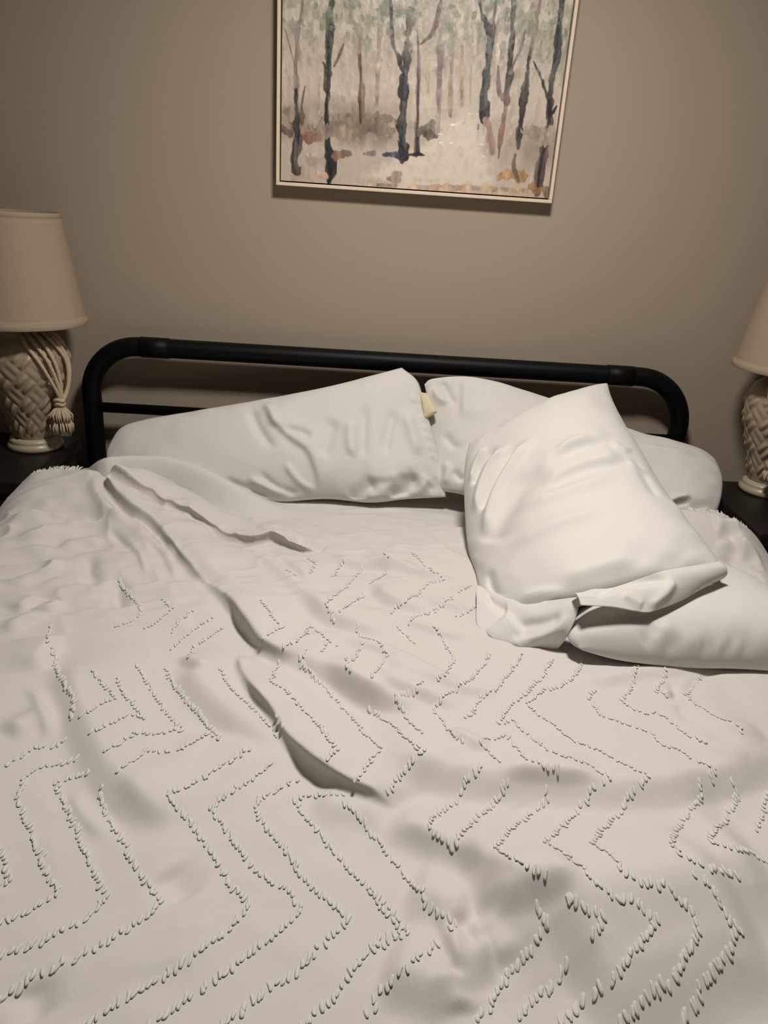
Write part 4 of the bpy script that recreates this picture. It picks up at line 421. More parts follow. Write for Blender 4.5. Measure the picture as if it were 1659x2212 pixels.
def apply_feats(X, feats, shift=None):
    """height added by folds: kind 's' = step (left side high), 'r' = ridge or valley,
    'o' = step whose lip hangs over its foot (moves shift sideways)"""
    z = np.zeros(len(X))
    for kind, h, w, s, taper, P in feats:
        P = curve(P, max(8, 4*len(P)))
        pad = 3.2*w+3*s
        m = ((X[:, 0] > P[:, 0].min()-pad) & (X[:, 0] < P[:, 0].max()+pad) &
             (X[:, 1] > P[:, 1].min()-pad) & (X[:, 1] < P[:, 1].max()+pad))
        if not m.any():
            continue
        d, sd, f = poly_dist(X[m], P)
        ch = P[-1]-P[0]
        fc = np.clip(((X[m]-P[0])@ch)/(ch@ch), 0, 1)
        t = np.clip(np.minimum(fc/max(taper, 1e-3), (1-fc)/max(taper, 1e-3)), 0, 1)
        amp = h*smooth(t)
        if kind == 'o':
            amp = amp*(0.72+0.40*np.sin(fc*11.0+P[0, 0]*40)*np.sin(fc*5.3+1.1))
        if kind in 'so':
            e = d*sd
            v = smooth((e+s)/(2*s))*np.exp(-(np.maximum(e, 0)/w)**2)
            v = v-0.22*np.exp(-((e+1.5*s)/(1.6*s))**2)
            if kind == 'o' and shift is not None:
                T = np.gradient(P, axis=0); T /= np.linalg.norm(T, axis=1, keepdims=True)
                fr = np.linspace(0, 1, len(P))
                nx = -np.interp(f, fr, T[:, 1]); ny = np.interp(f, fr, T[:, 0])
                o = -(0.60 if s < 0.006 else 0.36)*amp*smooth((e+0.4*s)/(1.4*s))*np.exp(-(np.maximum(e, 0)/(0.45*w))**2)
                shift[m, 0] += o*nx; shift[m, 1] += o*ny
        else:
            wl = np.where(sd > 0, w, s)
            v = np.exp(-(d/wl)**2)
        z[m] += amp*v
    return z

# ------------------------------------------------------------------ shapes of the bedding
def duvet_base(x, y):
    g = lambda a, b: np.exp(-(a)**2-(b)**2)
    z = 0.668+0*x
    z = z+0.092*g((x+0.66)/0.24, (y+0.36)/0.22)
    z = z+0.10*g((x-0.64)/0.20, (y+0.46)/0.16)
    z = z+0.010*g((x+0.2)/0.3, (y+0.75)/0.25)
    t = np.maximum(0, np.abs(x)-0.72)
    z = z-6.0*t**2
    t = np.maximum(0, -1.98-y)
    z = z-6.0*t**2
    return z

def duvet_noise(x, y):
    # small rumples: strongest at the upper left, faint elsewhere
    ul = np.exp(-((x+0.62)/0.28)**2-((y+0.62)/0.25)**2)
    ce = np.exp(-((x-0.05)/0.40)**2-((y+0.62)/0.22)**2)
    n1 = vnoise(x*13+y*5, y*15-x*3, 3)
    n2 = vnoise((x+0.5*y)*16, (y-0.4*x)*30, 5)
    n3 = vnoise((x*0.5+y*0.86)*34, (x*0.86-y*0.5)*14, 8)
    rid = 1-np.abs(n2)*2
    return (0.0052*ul+0.0018)*n1+(0.0050*ul+0.0024*ce+0.0006)*rid+(0.0026*ul+0.0019*ce+0.0006)*n3

def duvet_height(x, y):
    x = np.asarray(x, float); y = np.asarray(y, float)
    X = np.stack([x.ravel(), y.ravel()], 1)
    z = duvet_base(X[:, 0], X[:, 1])+duvet_noise(X[:, 0], X[:, 1])+apply_feats(X, DUVET_FOLDS)
    return z.reshape(x.shape)

def duvet_points(x, y):
    """points of the cloth over the flat position x, y, with the lips of the deep folds hanging over"""
    X = np.stack([np.ravel(x), np.ravel(y)], 1).astype(float)
    sh = np.zeros_like(X)
    z = duvet_base(X[:, 0], X[:, 1])+duvet_noise(X[:, 0], X[:, 1])+apply_feats(X, DUVET_FOLDS, sh)
    return np.concatenate([X+sh, z[:, None]], 1).reshape(np.shape(x)+(3,))

def hem_y(x):
    H = curve(HEM, 240)
    o = np.argsort(H[:, 0])
    return np.interp(x, H[o, 0], H[o, 1])

def coons(top, right, bottom, left, nu, nv):
    """top: TL..TR, right: TR..BR, bottom: BL..BR, left: TL..BL -> (nv, nu, 3)"""
    T = curve(top, nu); B = curve(bottom, nu); L = curve(left, nv); R = curve(right, nv)
    u = np.linspace(0, 1, nu)[None, :, None]; v = np.linspace(0, 1, nv)[:, None, None]
    return ((1-v)*T[None]+v*B[None]+(1-u)*L[:, None]+u*R[:, None]
            - ((1-u)*(1-v)*T[0]+u*(1-v)*T[-1]+(1-u)*v*B[0]+u*v*B[-1]))

def pillow_surfaces(spec, nu=110, nv=80):
    mid = coons(spec['top'], spec['right'], spec['bottom'], spec['left'], nu, nv)
    du = np.gradient(mid, axis=1); dv = np.gradient(mid, axis=0)
    n = np.cross(dv, du); n /= np.linalg.norm(n, axis=2, keepdims=True)+1e-9
    for _ in range(12):
        n[1:-1, 1:-1] = (n[:-2, 1:-1]+n[2:, 1:-1]+n[1:-1, :-2]+n[1:-1, 2:]+n[1:-1, 1:-1])/5
    n = n.mean((0, 1))*0.65+n*0.35
    n /= np.linalg.norm(n, axis=2, keepdims=True)
    u = np.linspace(-1, 1, nu)[None, :]; v = np.linspace(-1, 1, nv)[:, None]
    prof = ((1-np.abs(u)**2.4)*(1-np.abs(v)**2.4))
    p = np.clip(prof, 0, 1)**spec.get('pow', 0.5)
    sk = spec.get('skew', (0, 0))
    p = p*(1+sk[0]*u+sk[1]*v)
    w = np.linalg.norm(mid[nv//2, -1]-mid[nv//2, 0]); h = np.linalg.norm(mid[-1, nu//2]-mid[0, nu//2])
    X = np.stack([((u+1)/2*w+0*v).ravel(), (-(v+1)/2*h+0*u).ravel()], 1)
    wr = apply_feats(X, spec.get('folds', [])).reshape(nv, nu)
    sd = spec.get('seed', 1)
    U = (u+1)/2*w+0*v; V = (v+1)/2*h+0*u
    edge = 1-np.clip(prof*1.6, 0, 1)
    wr = wr+0.0016*fbm(U*14, V*14, sd, 2)+0.0035*edge*vnoise(U*26, V*26, sd+9)
    wr = wr*np.clip(prof*10, 0, 1)
    front = mid+n*(spec['t']*p+wr)[..., None]
    back = mid-n*(spec['tb']*p)[..., None]
    return mid, front, back, (w, h), n

# ------------------------------------------------------------------ blender helpers
SC = bpy.context.scene
COL = SC.collection

def link_mesh(name, verts, faces, mat=None, parent=None, smooth_shade=True):
    me = bpy.data.meshes.new(name)
    me.from_pydata([tuple(v) for v in verts], [], [tuple(f) for f in faces])
    if smooth_shade:
        me.polygons.foreach_set('use_smooth', [True]*len(me.polygons))
    if mat:
        me.materials.append(mat)
    me.update()
    o = bpy.data.objects.new(name, me); COL.objects.link(o)
    if parent:
        o.parent = parent
    return o

def link_bm(name, bm, mat, parent=None, smooth_shade=False, bevel=0):
    me = bpy.data.meshes.new(name)
    bmesh.ops.recalc_face_normals(bm, faces=bm.faces)
    bm.to_mesh(me); bm.free()
    me.materials.append(mat)
    if smooth_shade:
        me.polygons.foreach_set('use_smooth', [True]*len(me.polygons))
    o = bpy.data.objects.new(name, me); COL.objects.link(o)
    if parent:
        o.parent = parent
    if bevel:
        md = o.modifiers.new('bevel', 'BEVEL'); md.width = bevel; md.segments = 3; md.limit_method = 'ANGLE'
    return o

def grid_mesh(name, V, mat, parent=None):
    """V: (nv, nu, 3) grid of points"""
    nv, nu, _ = V.shape
    idx = np.arange(nv*nu).reshape(nv, nu)
    F = np.stack([idx[:-1, :-1], idx[1:, :-1], idx[1:, 1:], idx[:-1, 1:]], -1).reshape(-1, 4)
    me = bpy.data.meshes.new(name)
    set_geometry(me, V.reshape(-1, 3), F)
    me.materials.append(mat)
    o = bpy.data.objects.new(name, me); COL.objects.link(o)
    if parent:
        o.parent = parent
    return o

def set_geometry(me, V, F):
    V = np.ascontiguousarray(V, np.float32); F = np.ascontiguousarray(F, np.int32)
    me.vertices.add(len(V)); me.vertices.foreach_set('co', V.ravel())
    k = F.shape[1]
    me.loops.add(F.size); me.loops.foreach_set('vertex_index', F.ravel())
    me.polygons.add(len(F))
    me.polygons.foreach_set('loop_start', np.arange(0, F.size, k, dtype=np.int32))
    me.polygons.foreach_set('loop_total', np.full(len(F), k, np.int32))
    me.polygons.foreach_set('use_smooth', np.ones(len(F), bool))
    me.update(calc_edges=True); me.validate()

def box_bm(bm, x0, x1, y0, y1, z0, z1):
    r = bmesh.ops.create_cube(bm, size=1)
    for v in r['verts']:
        v.co = Vector(((x0+x1)/2+v.co.x*(x1-x0), (y0+y1)/2+v.co.y*(y1-y0), (z0+z1)/2+v.co.z*(z1-z0)))

def box(name, x0, x1, y0, y1, z0, z1, mat, parent=None, bevel=0):
    bm = bmesh.new(); box_bm(bm, x0, x1, y0, y1, z0, z1)
    return link_bm(name, bm, mat, parent, bevel=bevel)

def tube(P, r, seg=20, prof=None, cap=True):
    """tube along P; r scalar or list; returns verts, faces"""
    P = np.asarray(P, float); n = len(P)
    r = np.broadcast_to(np.asarray(r, float), (n,))
    T = np.gradient(P, axis=0); T /= np.linalg.norm(T, axis=1, keepdims=True)+1e-12
    ref = np.array([0., 1., 0.]) if abs(T[0][1]) < 0.9 else np.array([1., 0., 0.])
    V = []; F = []
    a = ref-T[0]*(ref@T[0]); a /= np.linalg.norm(a)
    for k in range(n):
        a = a-T[k]*(a@T[k]); a /= np.linalg.norm(a); b = np.cross(T[k], a)
        for j in range(seg):
            th = 2*math.pi*j/seg
            V.append(P[k]+r[k]*(math.cos(th)*a+math.sin(th)*b))
    for k in range(n-1):
        for j in range(seg):
            F.append((k*seg+j, k*seg+(j+1) % seg, (k+1)*seg+(j+1) % seg, (k+1)*seg+j))
    if cap:
        F.append(tuple(range(seg-1, -1, -1))); F.append(tuple((n-1)*seg+j for j in range(seg)))
    return V, F

def merge(parts):
    V = []; F = []
    for v, f in parts:
        o = len(V); V.extend(v); F.extend(tuple(i+o for i in q) for q in f)
    return V, F

def lathe(profile, seg=96, disp=None):
    V = []; F = []
    n = len(profile)
    for k, (r, z) in enumerate(profile):
        for j in range(seg):
            th = 2*math.pi*j/seg
            rr = r+(disp(th, z, r) if disp else 0)
            V.append((rr*math.cos(th), rr*math.sin(th), z))
    for k in range(n-1):
        for j in range(seg):
            F.append((k*seg+j, k*seg+(j+1) % seg, (k+1)*seg+(j+1) % seg, (k+1)*seg+j))
    return V, F

def thing(name, label, cat, loc=(0, 0, 0), rz=0, group=None):
    o = bpy.data.objects.new(name, None); COL.objects.link(o)
    o.location = loc; o.rotation_euler = (0, 0, rz)
    o['label'] = label; o['category'] = cat
    if group:
        o['group'] = group
    return o

def tag(o, label, cat, group=None):
    o['label'] = label; o['category'] = cat
    if group:
        o['group'] = group
    return o

# ------------------------------------------------------------------ materials
def material(name, color, rough=0.6, metal=0.0, bump=None, sheen=0.0, spec=0.5, var=None, weave=None, sub=0.0):
    m = bpy.data.materials.new(name); m.use_nodes = True
    nt = m.node_tree; N = nt.nodes; Lk = nt.links
    b = N['Principled BSDF']
    b.inputs['Base Color'].default_value = (*color, 1)
    b.inputs['Roughness'].default_value = rough
    b.inputs['Metallic'].default_value = metal
    b.inputs['Specular IOR Level'].default_value = spec
    b.inputs['Sheen Weight'].default_value = sheen
    tc = N.new('ShaderNodeTexCoord')
    if var:
        scale, amt = var
        nz = N.new('ShaderNodeTexNoise'); nz.inputs['Scale'].default_value = scale; nz.inputs['Detail'].default_value = 4
        Lk.new(tc.outputs['Object'], nz.inputs['Vector'])
        mx = N.new('ShaderNodeMix'); mx.data_type = 'RGBA'
        mx.inputs['A'].default_value = (*[c*(1-amt) for c in color], 1)
        mx.inputs['B'].default_value = (*[min(1, c*(1+amt)) for c in color], 1)
        Lk.new(nz.outputs['Fac'], mx.inputs['Factor']); Lk.new(mx.outputs['Result'], b.inputs['Base Color'])
    if bump:
        scale, dist, strength = bump
        if weave:
            w1 = N.new('ShaderNodeTexWave'); w1.bands_direction = 'X'; w1.inputs['Scale'].default_value = weave
            w2 = N.new('ShaderNodeTexWave'); w2.bands_direction = 'Z'; w2.inputs['Scale'].default_value = weave
            for w in (w1, w2):
                w.inputs['Distortion'].default_value = 1.5; Lk.new(tc.outputs['Object'], w.inputs['Vector'])
            ad = N.new('ShaderNodeMath'); ad.operation = 'ADD'
            Lk.new(w1.outputs['Fac'], ad.inputs[0]); Lk.new(w2.outputs['Fac'], ad.inputs[1]); src = ad.outputs[0]
        else:
            nz = N.new('ShaderNodeTexNoise'); nz.inputs['Scale'].default_value = scale; nz.inputs['Detail'].default_value = 3
            Lk.new(tc.outputs['Object'], nz.inputs['Vector']); src = nz.outputs['Fac']
        bp = N.new('ShaderNodeBump'); bp.inputs['Distance'].default_value = dist; bp.inputs['Strength'].default_value = strength
        Lk.new(src, bp.inputs['Height']); Lk.new(bp.outputs['Normal'], b.inputs['Normal'])
    return m

M = {}
M['wall'] = material('taupe_wall_paint', srgb(*WALL_RGB), 0.75, bump=(260, 0.0006, 0.35), spec=0.25)
M['ceiling'] = material('white_ceiling_paint', (0.62, 0.60, 0.56), 0.9)
M['floor'] = material('brown_carpet', (0.10, 0.075, 0.055), 0.95, bump=(300, 0.004, 0.8), var=(60, 0.3))
M['duvet'] = material('white_cotton_duvet', DUVET_RGB, 0.85, bump=(420, 0.0006, 0.25), sheen=0.15, spec=0.25)
M['tuft'] = material('white_chenille_yarn', TUFT_RGB, 0.9, sheen=0.25, spec=0.2)
M['sheet'] = material('white_cotton_sheet', SHEET_RGB, 0.8, bump=(500, 0.0004, 0.2), sheen=0.1, spec=0.25)
M['case'] = material('white_pillowcase_cotton', CASE_RGB, 0.75, bump=(550, 0.0003, 0.2), sheen=0.1, spec=0.3)
M['ticking'] = material('cream_pillow_ticking', (0.66, 0.58, 0.40), 0.8)
M['mattress'] = material('pale_mattress_fabric', (0.55, 0.53, 0.50), 0.9)
M['metal'] = material('black_powder_coated_metal', (0.0025, 0.0025, 0.0028), 0.5, bump=(900, 0.0002, 0.2), spec=0.16)
M['wood'] = material('espresso_stained_wood', (0.012, 0.008, 0.007), 0.45, var=(18, 0.35), bump=(120, 0.0004, 0.2), spec=0.35)
M['shade'] = material('beige_linen_shade', srgb(*SHADE_RGB), 0.85, bump=(1, 0.0003, 0.3), weave=170, spec=0.2)
M['shade_in'] = M['shade']
M['ceramic'] = material('taupe_glazed_ceramic', srgb(*CERAMIC_RGB), 0.38, var=(30, 0.18), bump=(140, 0.0008, 0.3), spec=0.5)
M['ceramic_base'] = material('cream_glazed_ceramic', srgb(*CERBASE_RGB), 0.35, var=(24, 0.12), spec=0.5)
M['brass'] = material('aged_brass', (0.28, 0.2, 0.1), 0.4, 1.0)
M['rope'] = material('natural_cotton_rope', srgb(*ROPE_RGB), 0.9, bump=(350, 0.001, 0.5), spec=0.2)
M['frame'] = material('cream_painted_frame_wood', srgb(*FRAME_RGB), 0.5, var=(80, 0.08), spec=0.4)
M['frame_side'] = material('dark_frame_edge', (0.03, 0.026, 0.022), 0.6)

def paint_material():
    m = bpy.data.materials.new('oil_paint_on_canvas'); m.use_nodes = True
    nt = m.node_tree; b = nt.nodes['Principled BSDF']
    at = nt.nodes.new('ShaderNodeVertexColor'); at.layer_name = 'paint'
    nt.links.new(at.outputs['Color'], b.inputs['Base Color'])
    b.inputs['Roughness'].default_value = 0.45; b.inputs['Specular IOR Level'].default_value = 0.45
    tc = nt.nodes.new('ShaderNodeTexCoord')
    mp = nt.nodes.new('ShaderNodeMapping'); mp.inputs['Scale'].default_value = (90, 90, 45)
    nz = nt.nodes.new('ShaderNodeTexNoise'); nz.inputs['Scale'].default_value = 1; nz.inputs['Detail'].default_value = 4
    bp = nt.nodes.new('ShaderNodeBump'); bp.inputs['Distance'].default_value = 0.002; bp.inputs['Strength'].default_value = 0.5
    nt.links.new(tc.outputs['Object'], mp.inputs['Vector']); nt.links.new(mp.outputs['Vector'], nz.inputs['Vector'])
    nt.links.new(nz.outputs['Fac'], bp.inputs['Height']); nt.links.new(bp.outputs['Normal'], b.inputs['Normal'])
    return m
M['paint'] = paint_material()

# ------------------------------------------------------------------ the room
def structure(o):
    o['kind'] = 'structure'; return o
X0, X1, Y0, Z1 = -2.1, 2.3, -3.7, CEIL
structure(box('wall_back', X0-0.1, X1+0.1, 0.0, 0.1, 0, Z1, M['wall']))
structure(box('wall_left', X0-0.1, X0, Y0, 0.0, 0, Z1, M['wall']))
structure(box('wall_right', X1, X1+0.1, Y0, 0.0, 0, Z1, M['wall']))
structure(box('wall_front', X0-0.1, X1+0.1, Y0-0.1, Y0, 0, Z1, M['wall']))
structure(box('floor', X0-0.1, X1+0.1, Y0-0.1, 0.1, -0.1, 0, M['floor']))
structure(box('ceiling', X0-0.1, X1+0.1, Y0-0.1, 0.1, Z1, Z1+0.1, M['ceiling']))
structure(box('baseboard_back', X0, X1, -0.014, 0.0, 0, 0.10, M['ceiling'], bevel=0.003))

# ------------------------------------------------------------------ bed frame
HX0, HX1, HZ = HEADBOARD
R = 0.0235; YH = -0.06; RC = 0.125
bed = thing('metal_bed', 'black metal bed frame with a rounded tube headboard against the wall', 'bed', (0, 0, 0))
x0 = HX0+R; x1 = HX1-R; zt = HZ-R
path = [(x0, YH, 0.0), (x0, YH, 0.4), (x0, YH, zt-RC-0.02)]
for k in range(0, 17):
    a = math.pi-math.pi/2*k/16
    path.append((x0+RC+RC*math.cos(a), YH, zt-RC+RC*math.sin(a)))
for k in range(1, 12):
    path.append((x0+RC+(x1-x0-2*RC)*k/12, YH, zt))
for k in range(0, 17):
    a = math.pi/2-math.pi/2*k/16
    path.append((x1-RC+RC*math.cos(a), YH, zt-RC+RC*math.sin(a)))
path += [(x1, YH, zt-RC-0.02), (x1, YH, 0.4), (x1, YH, 0.0)]
V, F = tube(path, R, 28)
link_mesh('headboard_tube', V, F, M['metal'], bed)
for a, b in SLEEVES:
    V, F = tube([(a, YH, zt), (a+0.0006, YH, zt), (b-0.0006, YH, zt), (b, YH, zt)], [R, R+0.0016, R+0.0016, R], 28)
    link_mesh('tube_sleeve', V, F, M['metal'], bed)
for zc in (CROSS_Z, CROSS_Z-0.19):
    V, F = tube([(x0, YH, zc), (0, YH, zc), (x1, YH, zc)], 0.0128, 16)
    link_mesh('headboard_crossbar', V, F, M['metal'], bed)
for s in (-1, 1):
    cx = (HX0+HX1)/2
    box('side_rail', cx+s*0.735-0.018, cx+s*0.735+0.018, -2.06, -0.08, 0.30, 0.36, M['metal'], bed, 0.004)
box('foot_rail', HX0+0.02, HX1-0.02, -2.09, -2.055, 0.30, 0.36, M['metal'], bed, 0.004)
for k in range(10):
    yy = -0.22-k*0.195
    box('bed_slat', HX0+0.05, HX1-0.05, yy-0.03, yy+0.03, 0.345, 0.365, M['metal'], bed, 0.002)
for (lx, ly) in ((HX0+0.03, -2.07), (HX1-0.03, -2.07), ((HX0+HX1)/2, -1.05)):
    V, F = tube([(lx, ly, 0), (lx, ly, 0.34)], 0.02, 20)
    link_mesh('leg', V, F, M['metal'], bed)

bm = bmesh.new(); box_bm(bm, -0.755, 0.755, -2.03, -0.088, 0.366, 0.630)
mat_o = link_bm('mattress', bm, M['mattress'], None, True, 0.045)
tag(mat_o, 'queen mattress on the black bed frame under the white sheet', 'mattress')

# ------------------------------------------------------------------ fitted sheet
nx, ny = 300, 230
xs = np.linspace(-0.775, 0.775, nx); ys = np.linspace(-1.05, -0.084, ny)
GX, GY = np.meshgrid(xs, ys)
XX = np.stack([GX.ravel(), GY.ravel()], 1)
Z = 0.641+apply_feats(XX, SHEET_FOLDS).reshape(GX.shape)
RG = curve(SHEET_RIDGE, 80)
d, sd, fr = poly_dist(XX, RG[:, :2])
sg = np.concatenate([[0], np.cumsum(np.linalg.norm(np.diff(RG[:, :2], axis=0), axis=1))]); sg /= sg[-1]
Z = Z+(np.interp(fr, sg, RG[:, 2])*np.exp(-(d/np.where(sd > 0, 0.05, 0.038))**2)).reshape(GX.shape)
Z = Z+0.0016*vnoise(GX*9+GY*5, GY*26, 21)+0.0012*vnoise(GX*14, GY*40+GX*10, 23)
e = np.maximum(0, np.abs(GX)-0.73); Z = Z-22*e**2
e = np.maximum(0, GY+0.12); Z = Z-10*e**2
e = np.maximum(0, -1.0-GY); Z = Z-4*e**2
sheet = grid_mesh('bed_sheet', np.stack([GX, GY, Z], -1)[::-1], M['sheet'])
tag(sheet, 'plain white sheet showing between the pillows and the tufted bedspread', 'sheet')

# ------------------------------------------------------------------ tufted bedspread
nx = 640
xs = np.concatenate([np.linspace(-1.02, -0.86, 18, endpoint=False), np.linspace(-0.86, 0.86, nx-36), np.linspace(0.86, 1.02, 19)[1:]])
t = np.concatenate([np.linspace(0, 0.03, 14, endpoint=False), np.linspace(0.03, 0.72, 440, endpoint=False), np.linspace(0.72, 1, 40)])
HY = hem_y(xs)
YF = -2.16
GX = np.broadcast_to(xs, (len(t), len(xs))).copy()
GY = HY[None, :]+(YF-HY)[None, :]*t[:, None]
PT = duvet_points(GX, GY)
Z = PT[..., 2]
dh = HY[None, :]-GY
rr = 0.020
k = np.clip(1-dh/rr, 0, 1)
Z = Z-np.minimum(HEM_DROP, 0.03)*(1-np.sqrt(np.clip(1-k*k, 0, 1)))
spread = thing('tufted_bedspread', 'rumpled white bedspread with raised zigzag tufting covering the bed', 'bedspread')
grid_mesh('spread_cloth', np.stack([PT[..., 0], PT[..., 1], Z], -1), M['duvet'], spread)

# tufts: loops of yarn lying in zigzag rows on the cloth
rs = np.random.RandomState(4)
pts = []
for P in ZIGZAGS:
    P = np.asarray(P, float)
    L = np.linalg.norm(np.diff(P, axis=0), axis=1); cum = np.concatenate([[0], np.cumsum(L)])
    n = max(2, int(cum[-1]/TUFT_STEP))
    s = np.linspace(0, cum[-1], n)
    q = np.stack([np.interp(s, cum, P[:, 0]), np.interp(s, cum, P[:, 1])], 1)
    q += rs.randn(n, 2)*0.0012
    pts.append(q)
pts = np.vstack(pts)
keep = pts[:, 1] < hem_y(pts[:, 0])-0.015
pts = pts[keep]
def tuft_template(ns=7, nr=6):
    V = []; F = []
    for i in range(nr+1):
        s = i/nr; a = math.pi*s
        for j in range(ns):
            th = 2*math.pi*j/ns
            V.append((math.sin(a)**0.7*math.cos(th), -math.cos(a), math.sin(a)**0.7*math.sin(th)))
    for i in range(nr):
        for j in range(ns):
            F.append((i*ns+j, i*ns+(j+1) % ns, (i+1)*ns+(j+1) % ns, (i+1)*ns+j))
    return np.array(V), np.array(F)
TV, TF = tuft_template()
n = len(pts)
ang = rs.randn(n)*0.16
ln = 0.0050*(0.75+0.5*rs.rand(n)); wd = 0.0021*(0.8+0.4*rs.rand(n)); ht = 0.0013*(0.8+0.5*rs.rand(n))
h0 = duvet_height(pts[:, 0], pts[:, 1])
e = 0.005
hy = (duvet_height(pts[:, 0], pts[:, 1]+e)-duvet_height(pts[:, 0], pts[:, 1]-e))/(2*e)
hx = (duvet_height(pts[:, 0]+e, pts[:, 1])-duvet_height(pts[:, 0]-e, pts[:, 1]))/(2*e)
flat = np.hypot(hx, hy) < 0.95
pts = pts[flat]; h0 = h0[flat]; hx = hx[flat]; hy = hy[flat]; ang = ang[flat]; ln = ln[flat]; wd = wd[flat]; ht = ht[flat]; n = len(pts)
lx = TV[None, :, 0]*wd[:, None]; ly = TV[None, :, 1]*ln[:, None]; lz = TV[None, :, 2]*ht[:, None]
# the free (near) end of each loop stands up slightly
lz = lz+np.clip(-TV[None, :, 1], -0.2, 1)*0.0008+0.0006
wob = np.sin(TV[None, :, 1]*2.2+rs.rand(n)[:, None]*6)*0.0006
lx = lx+wob
ca = np.cos(ang)[:, None]; sa = np.sin(ang)[:, None]
X = lx*ca-ly*sa; Y = lx*sa+ly*ca
PB = duvet_points(pts[:, 0], pts[:, 1])
VX = PB[:, 0][:, None]+X-hx[:, None]*lz*0.7; VY = PB[:, 1][:, None]+Y-hy[:, None]*lz*0.7
VZ = h0[:, None]+hx[:, None]*X+hy[:, None]*Y+lz
V = np.stack([VX, VY, VZ], -1).reshape(-1, 3)
F = (TF[None]+np.arange(n)[:, None, None]*len(TV)).reshape(-1, 4)
me = bpy.data.meshes.new('zigzag_tufting'); set_geometry(me, V, F); me.materials.append(M['tuft'])
o = bpy.data.objects.new('zigzag_tufting', me); COL.objects.link(o); o.parent = spread
o['kind'] = 'stuff'; o['label'] = 'raised white yarn tufts in zigzag rows'

# yarn fringe along the hem on both sides
parts = []
H = curve(HEM, 900)
for k, h in enumerate(H):
    if -0.97 < h[0] < -0.66 or 0.62 < h[0] < 0.97:
        for rep in range(2):
            x = h[0]+rs.randn()*0.002; y = h[1]-0.004+rs.randn()*0.002
            z = float(duvet_height(np.array([x]), np.array([y-0.012]))[0])-0.006
            l = 0.008+0.008*rs.rand(); dx = rs.randn()*0.004
            p = np.array([(x, y-0.004, z-0.002), (x+dx*0.4, y+l*0.5, z+l*0.30), (x+dx, y+l, z+l*0.30)])
            parts.append(tube(p, [0.0013, 0.0011, 0.0005], 5))
V, F = merge(parts)
o = link_mesh('hem_fringe', V, F, M['tuft'], spread); o['kind'] = 'stuff'

# ------------------------------------------------------------------ pillows
def closed_pillow(name, spec, mat, parent=None, nu=170, nv=120):
    mid, front, back, _, n = pillow_surfaces(spec, nu, nv)
    nv_, nu_, _ = front.shape
    V = np.concatenate([front.reshape(-1, 3), back.reshape(-1, 3)])
    idx = np.arange(nv_*nu_).reshape(nv_, nu_); off = nv_*nu_
    f1 = np.stack([idx[:-1, :-1], idx[1:, :-1], idx[1:, 1:], idx[:-1, 1:]], -1).reshape(-1, 4)
    f2 = f1[:, ::-1]+off
    me = bpy.data.meshes.new(name)
    set_geometry(me, V, np.concatenate([f1, f2]))
    bm = bmesh.new(); bm.from_mesh(me)
    bmesh.ops.remove_doubles(bm, verts=bm.verts, dist=0.00005)
    bmesh.ops.recalc_face_normals(bm, faces=bm.faces)
    bm.to_mesh(me); bm.free()
    me.polygons.foreach_set('use_smooth', [True]*len(me.polygons))
    me.materials.append(mat)
    o = bpy.data.objects.new(name, me); COL.objects.link(o)
    if parent:
        o.parent = parent
    return o

G = 'white bed pillows'
p1 = closed_pillow('bed_pillow', PILLOWS['left'], M['case'])
tag(p1, 'creased white pillow leaning on the headboard, nearest the left lamp', 'pillow', G)
p2 = thing('bed_pillow', 'white pillow behind the tilted one, leaning on the headboard beside the right lamp', 'pillow', (0, 0, 0), 0, G)
closed_pillow('pillowcase', PILLOWS['right'], M['case'], p2)
o = closed_pillow('pillow_insert', PILLOWS['insert'], M['ticking'], p2, 40, 40); o['label'] = 'cream pillow ticking showing at the open end of the case'
p3 = thing('bed_pillow', 'large bright white pillow tilted on top of the others, its open case end hanging down', 'pillow', (0, 0, 0), 0, G)
closed_pillow('pillowcase', PILLOWS['top'], M['case'], p3)
p4 = closed_pillow('bed_pillow', PILLOWS['low'], M['case'])
tag(p4, 'white pillow lying flat on the bedspread beneath the tilted pillow', 'pillow', G)

def flap(name, spec, mat, parent):
    nu, nv = 150, 50
    S = coons(spec['top'], spec['right'], spec['bottom'], spec['left'], nu, nv)
    du = np.gradient(S, axis=1); dv = np.gradient(S, axis=0)
    n = np.cross(dv, du); n /= np.linalg.norm(n, axis=2, keepdims=True) if False else (np.linalg.norm(n, axis=2)[..., None]+1e-9)
    w = np.linalg.norm(S[nv//2, -1]-S[nv//2, 0]); h = np.linalg.norm(S[-1, nu//2]-S[0, nu//2])
    u = np.linspace(0, 1, nu)[None, :]; v = np.linspace(0, 1, nv)[:, None]
    U = u*w+0*v; Vv = -v*h+0*u
    wr = apply_feats(np.stack([U.ravel(), Vv.ravel()], 1), spec['folds']).reshape(nv, nu)
    wr += 0.010*np.sin(v*math.pi)*1.0*spec.get('belly', 1.0)+0.002*vnoise(U*18+Vv*9, Vv*30, 31)
    S = S+n*(wr)[..., None]
    o = grid_mesh(name, S, mat, parent)
    md = o.modifiers.new('cloth_thickness', 'SOLIDIFY'); md.thickness = 0.0018; md.offset = -1
    return o
for sp in FLAPS:
    flap('case_opening', sp, M['case'], p3)

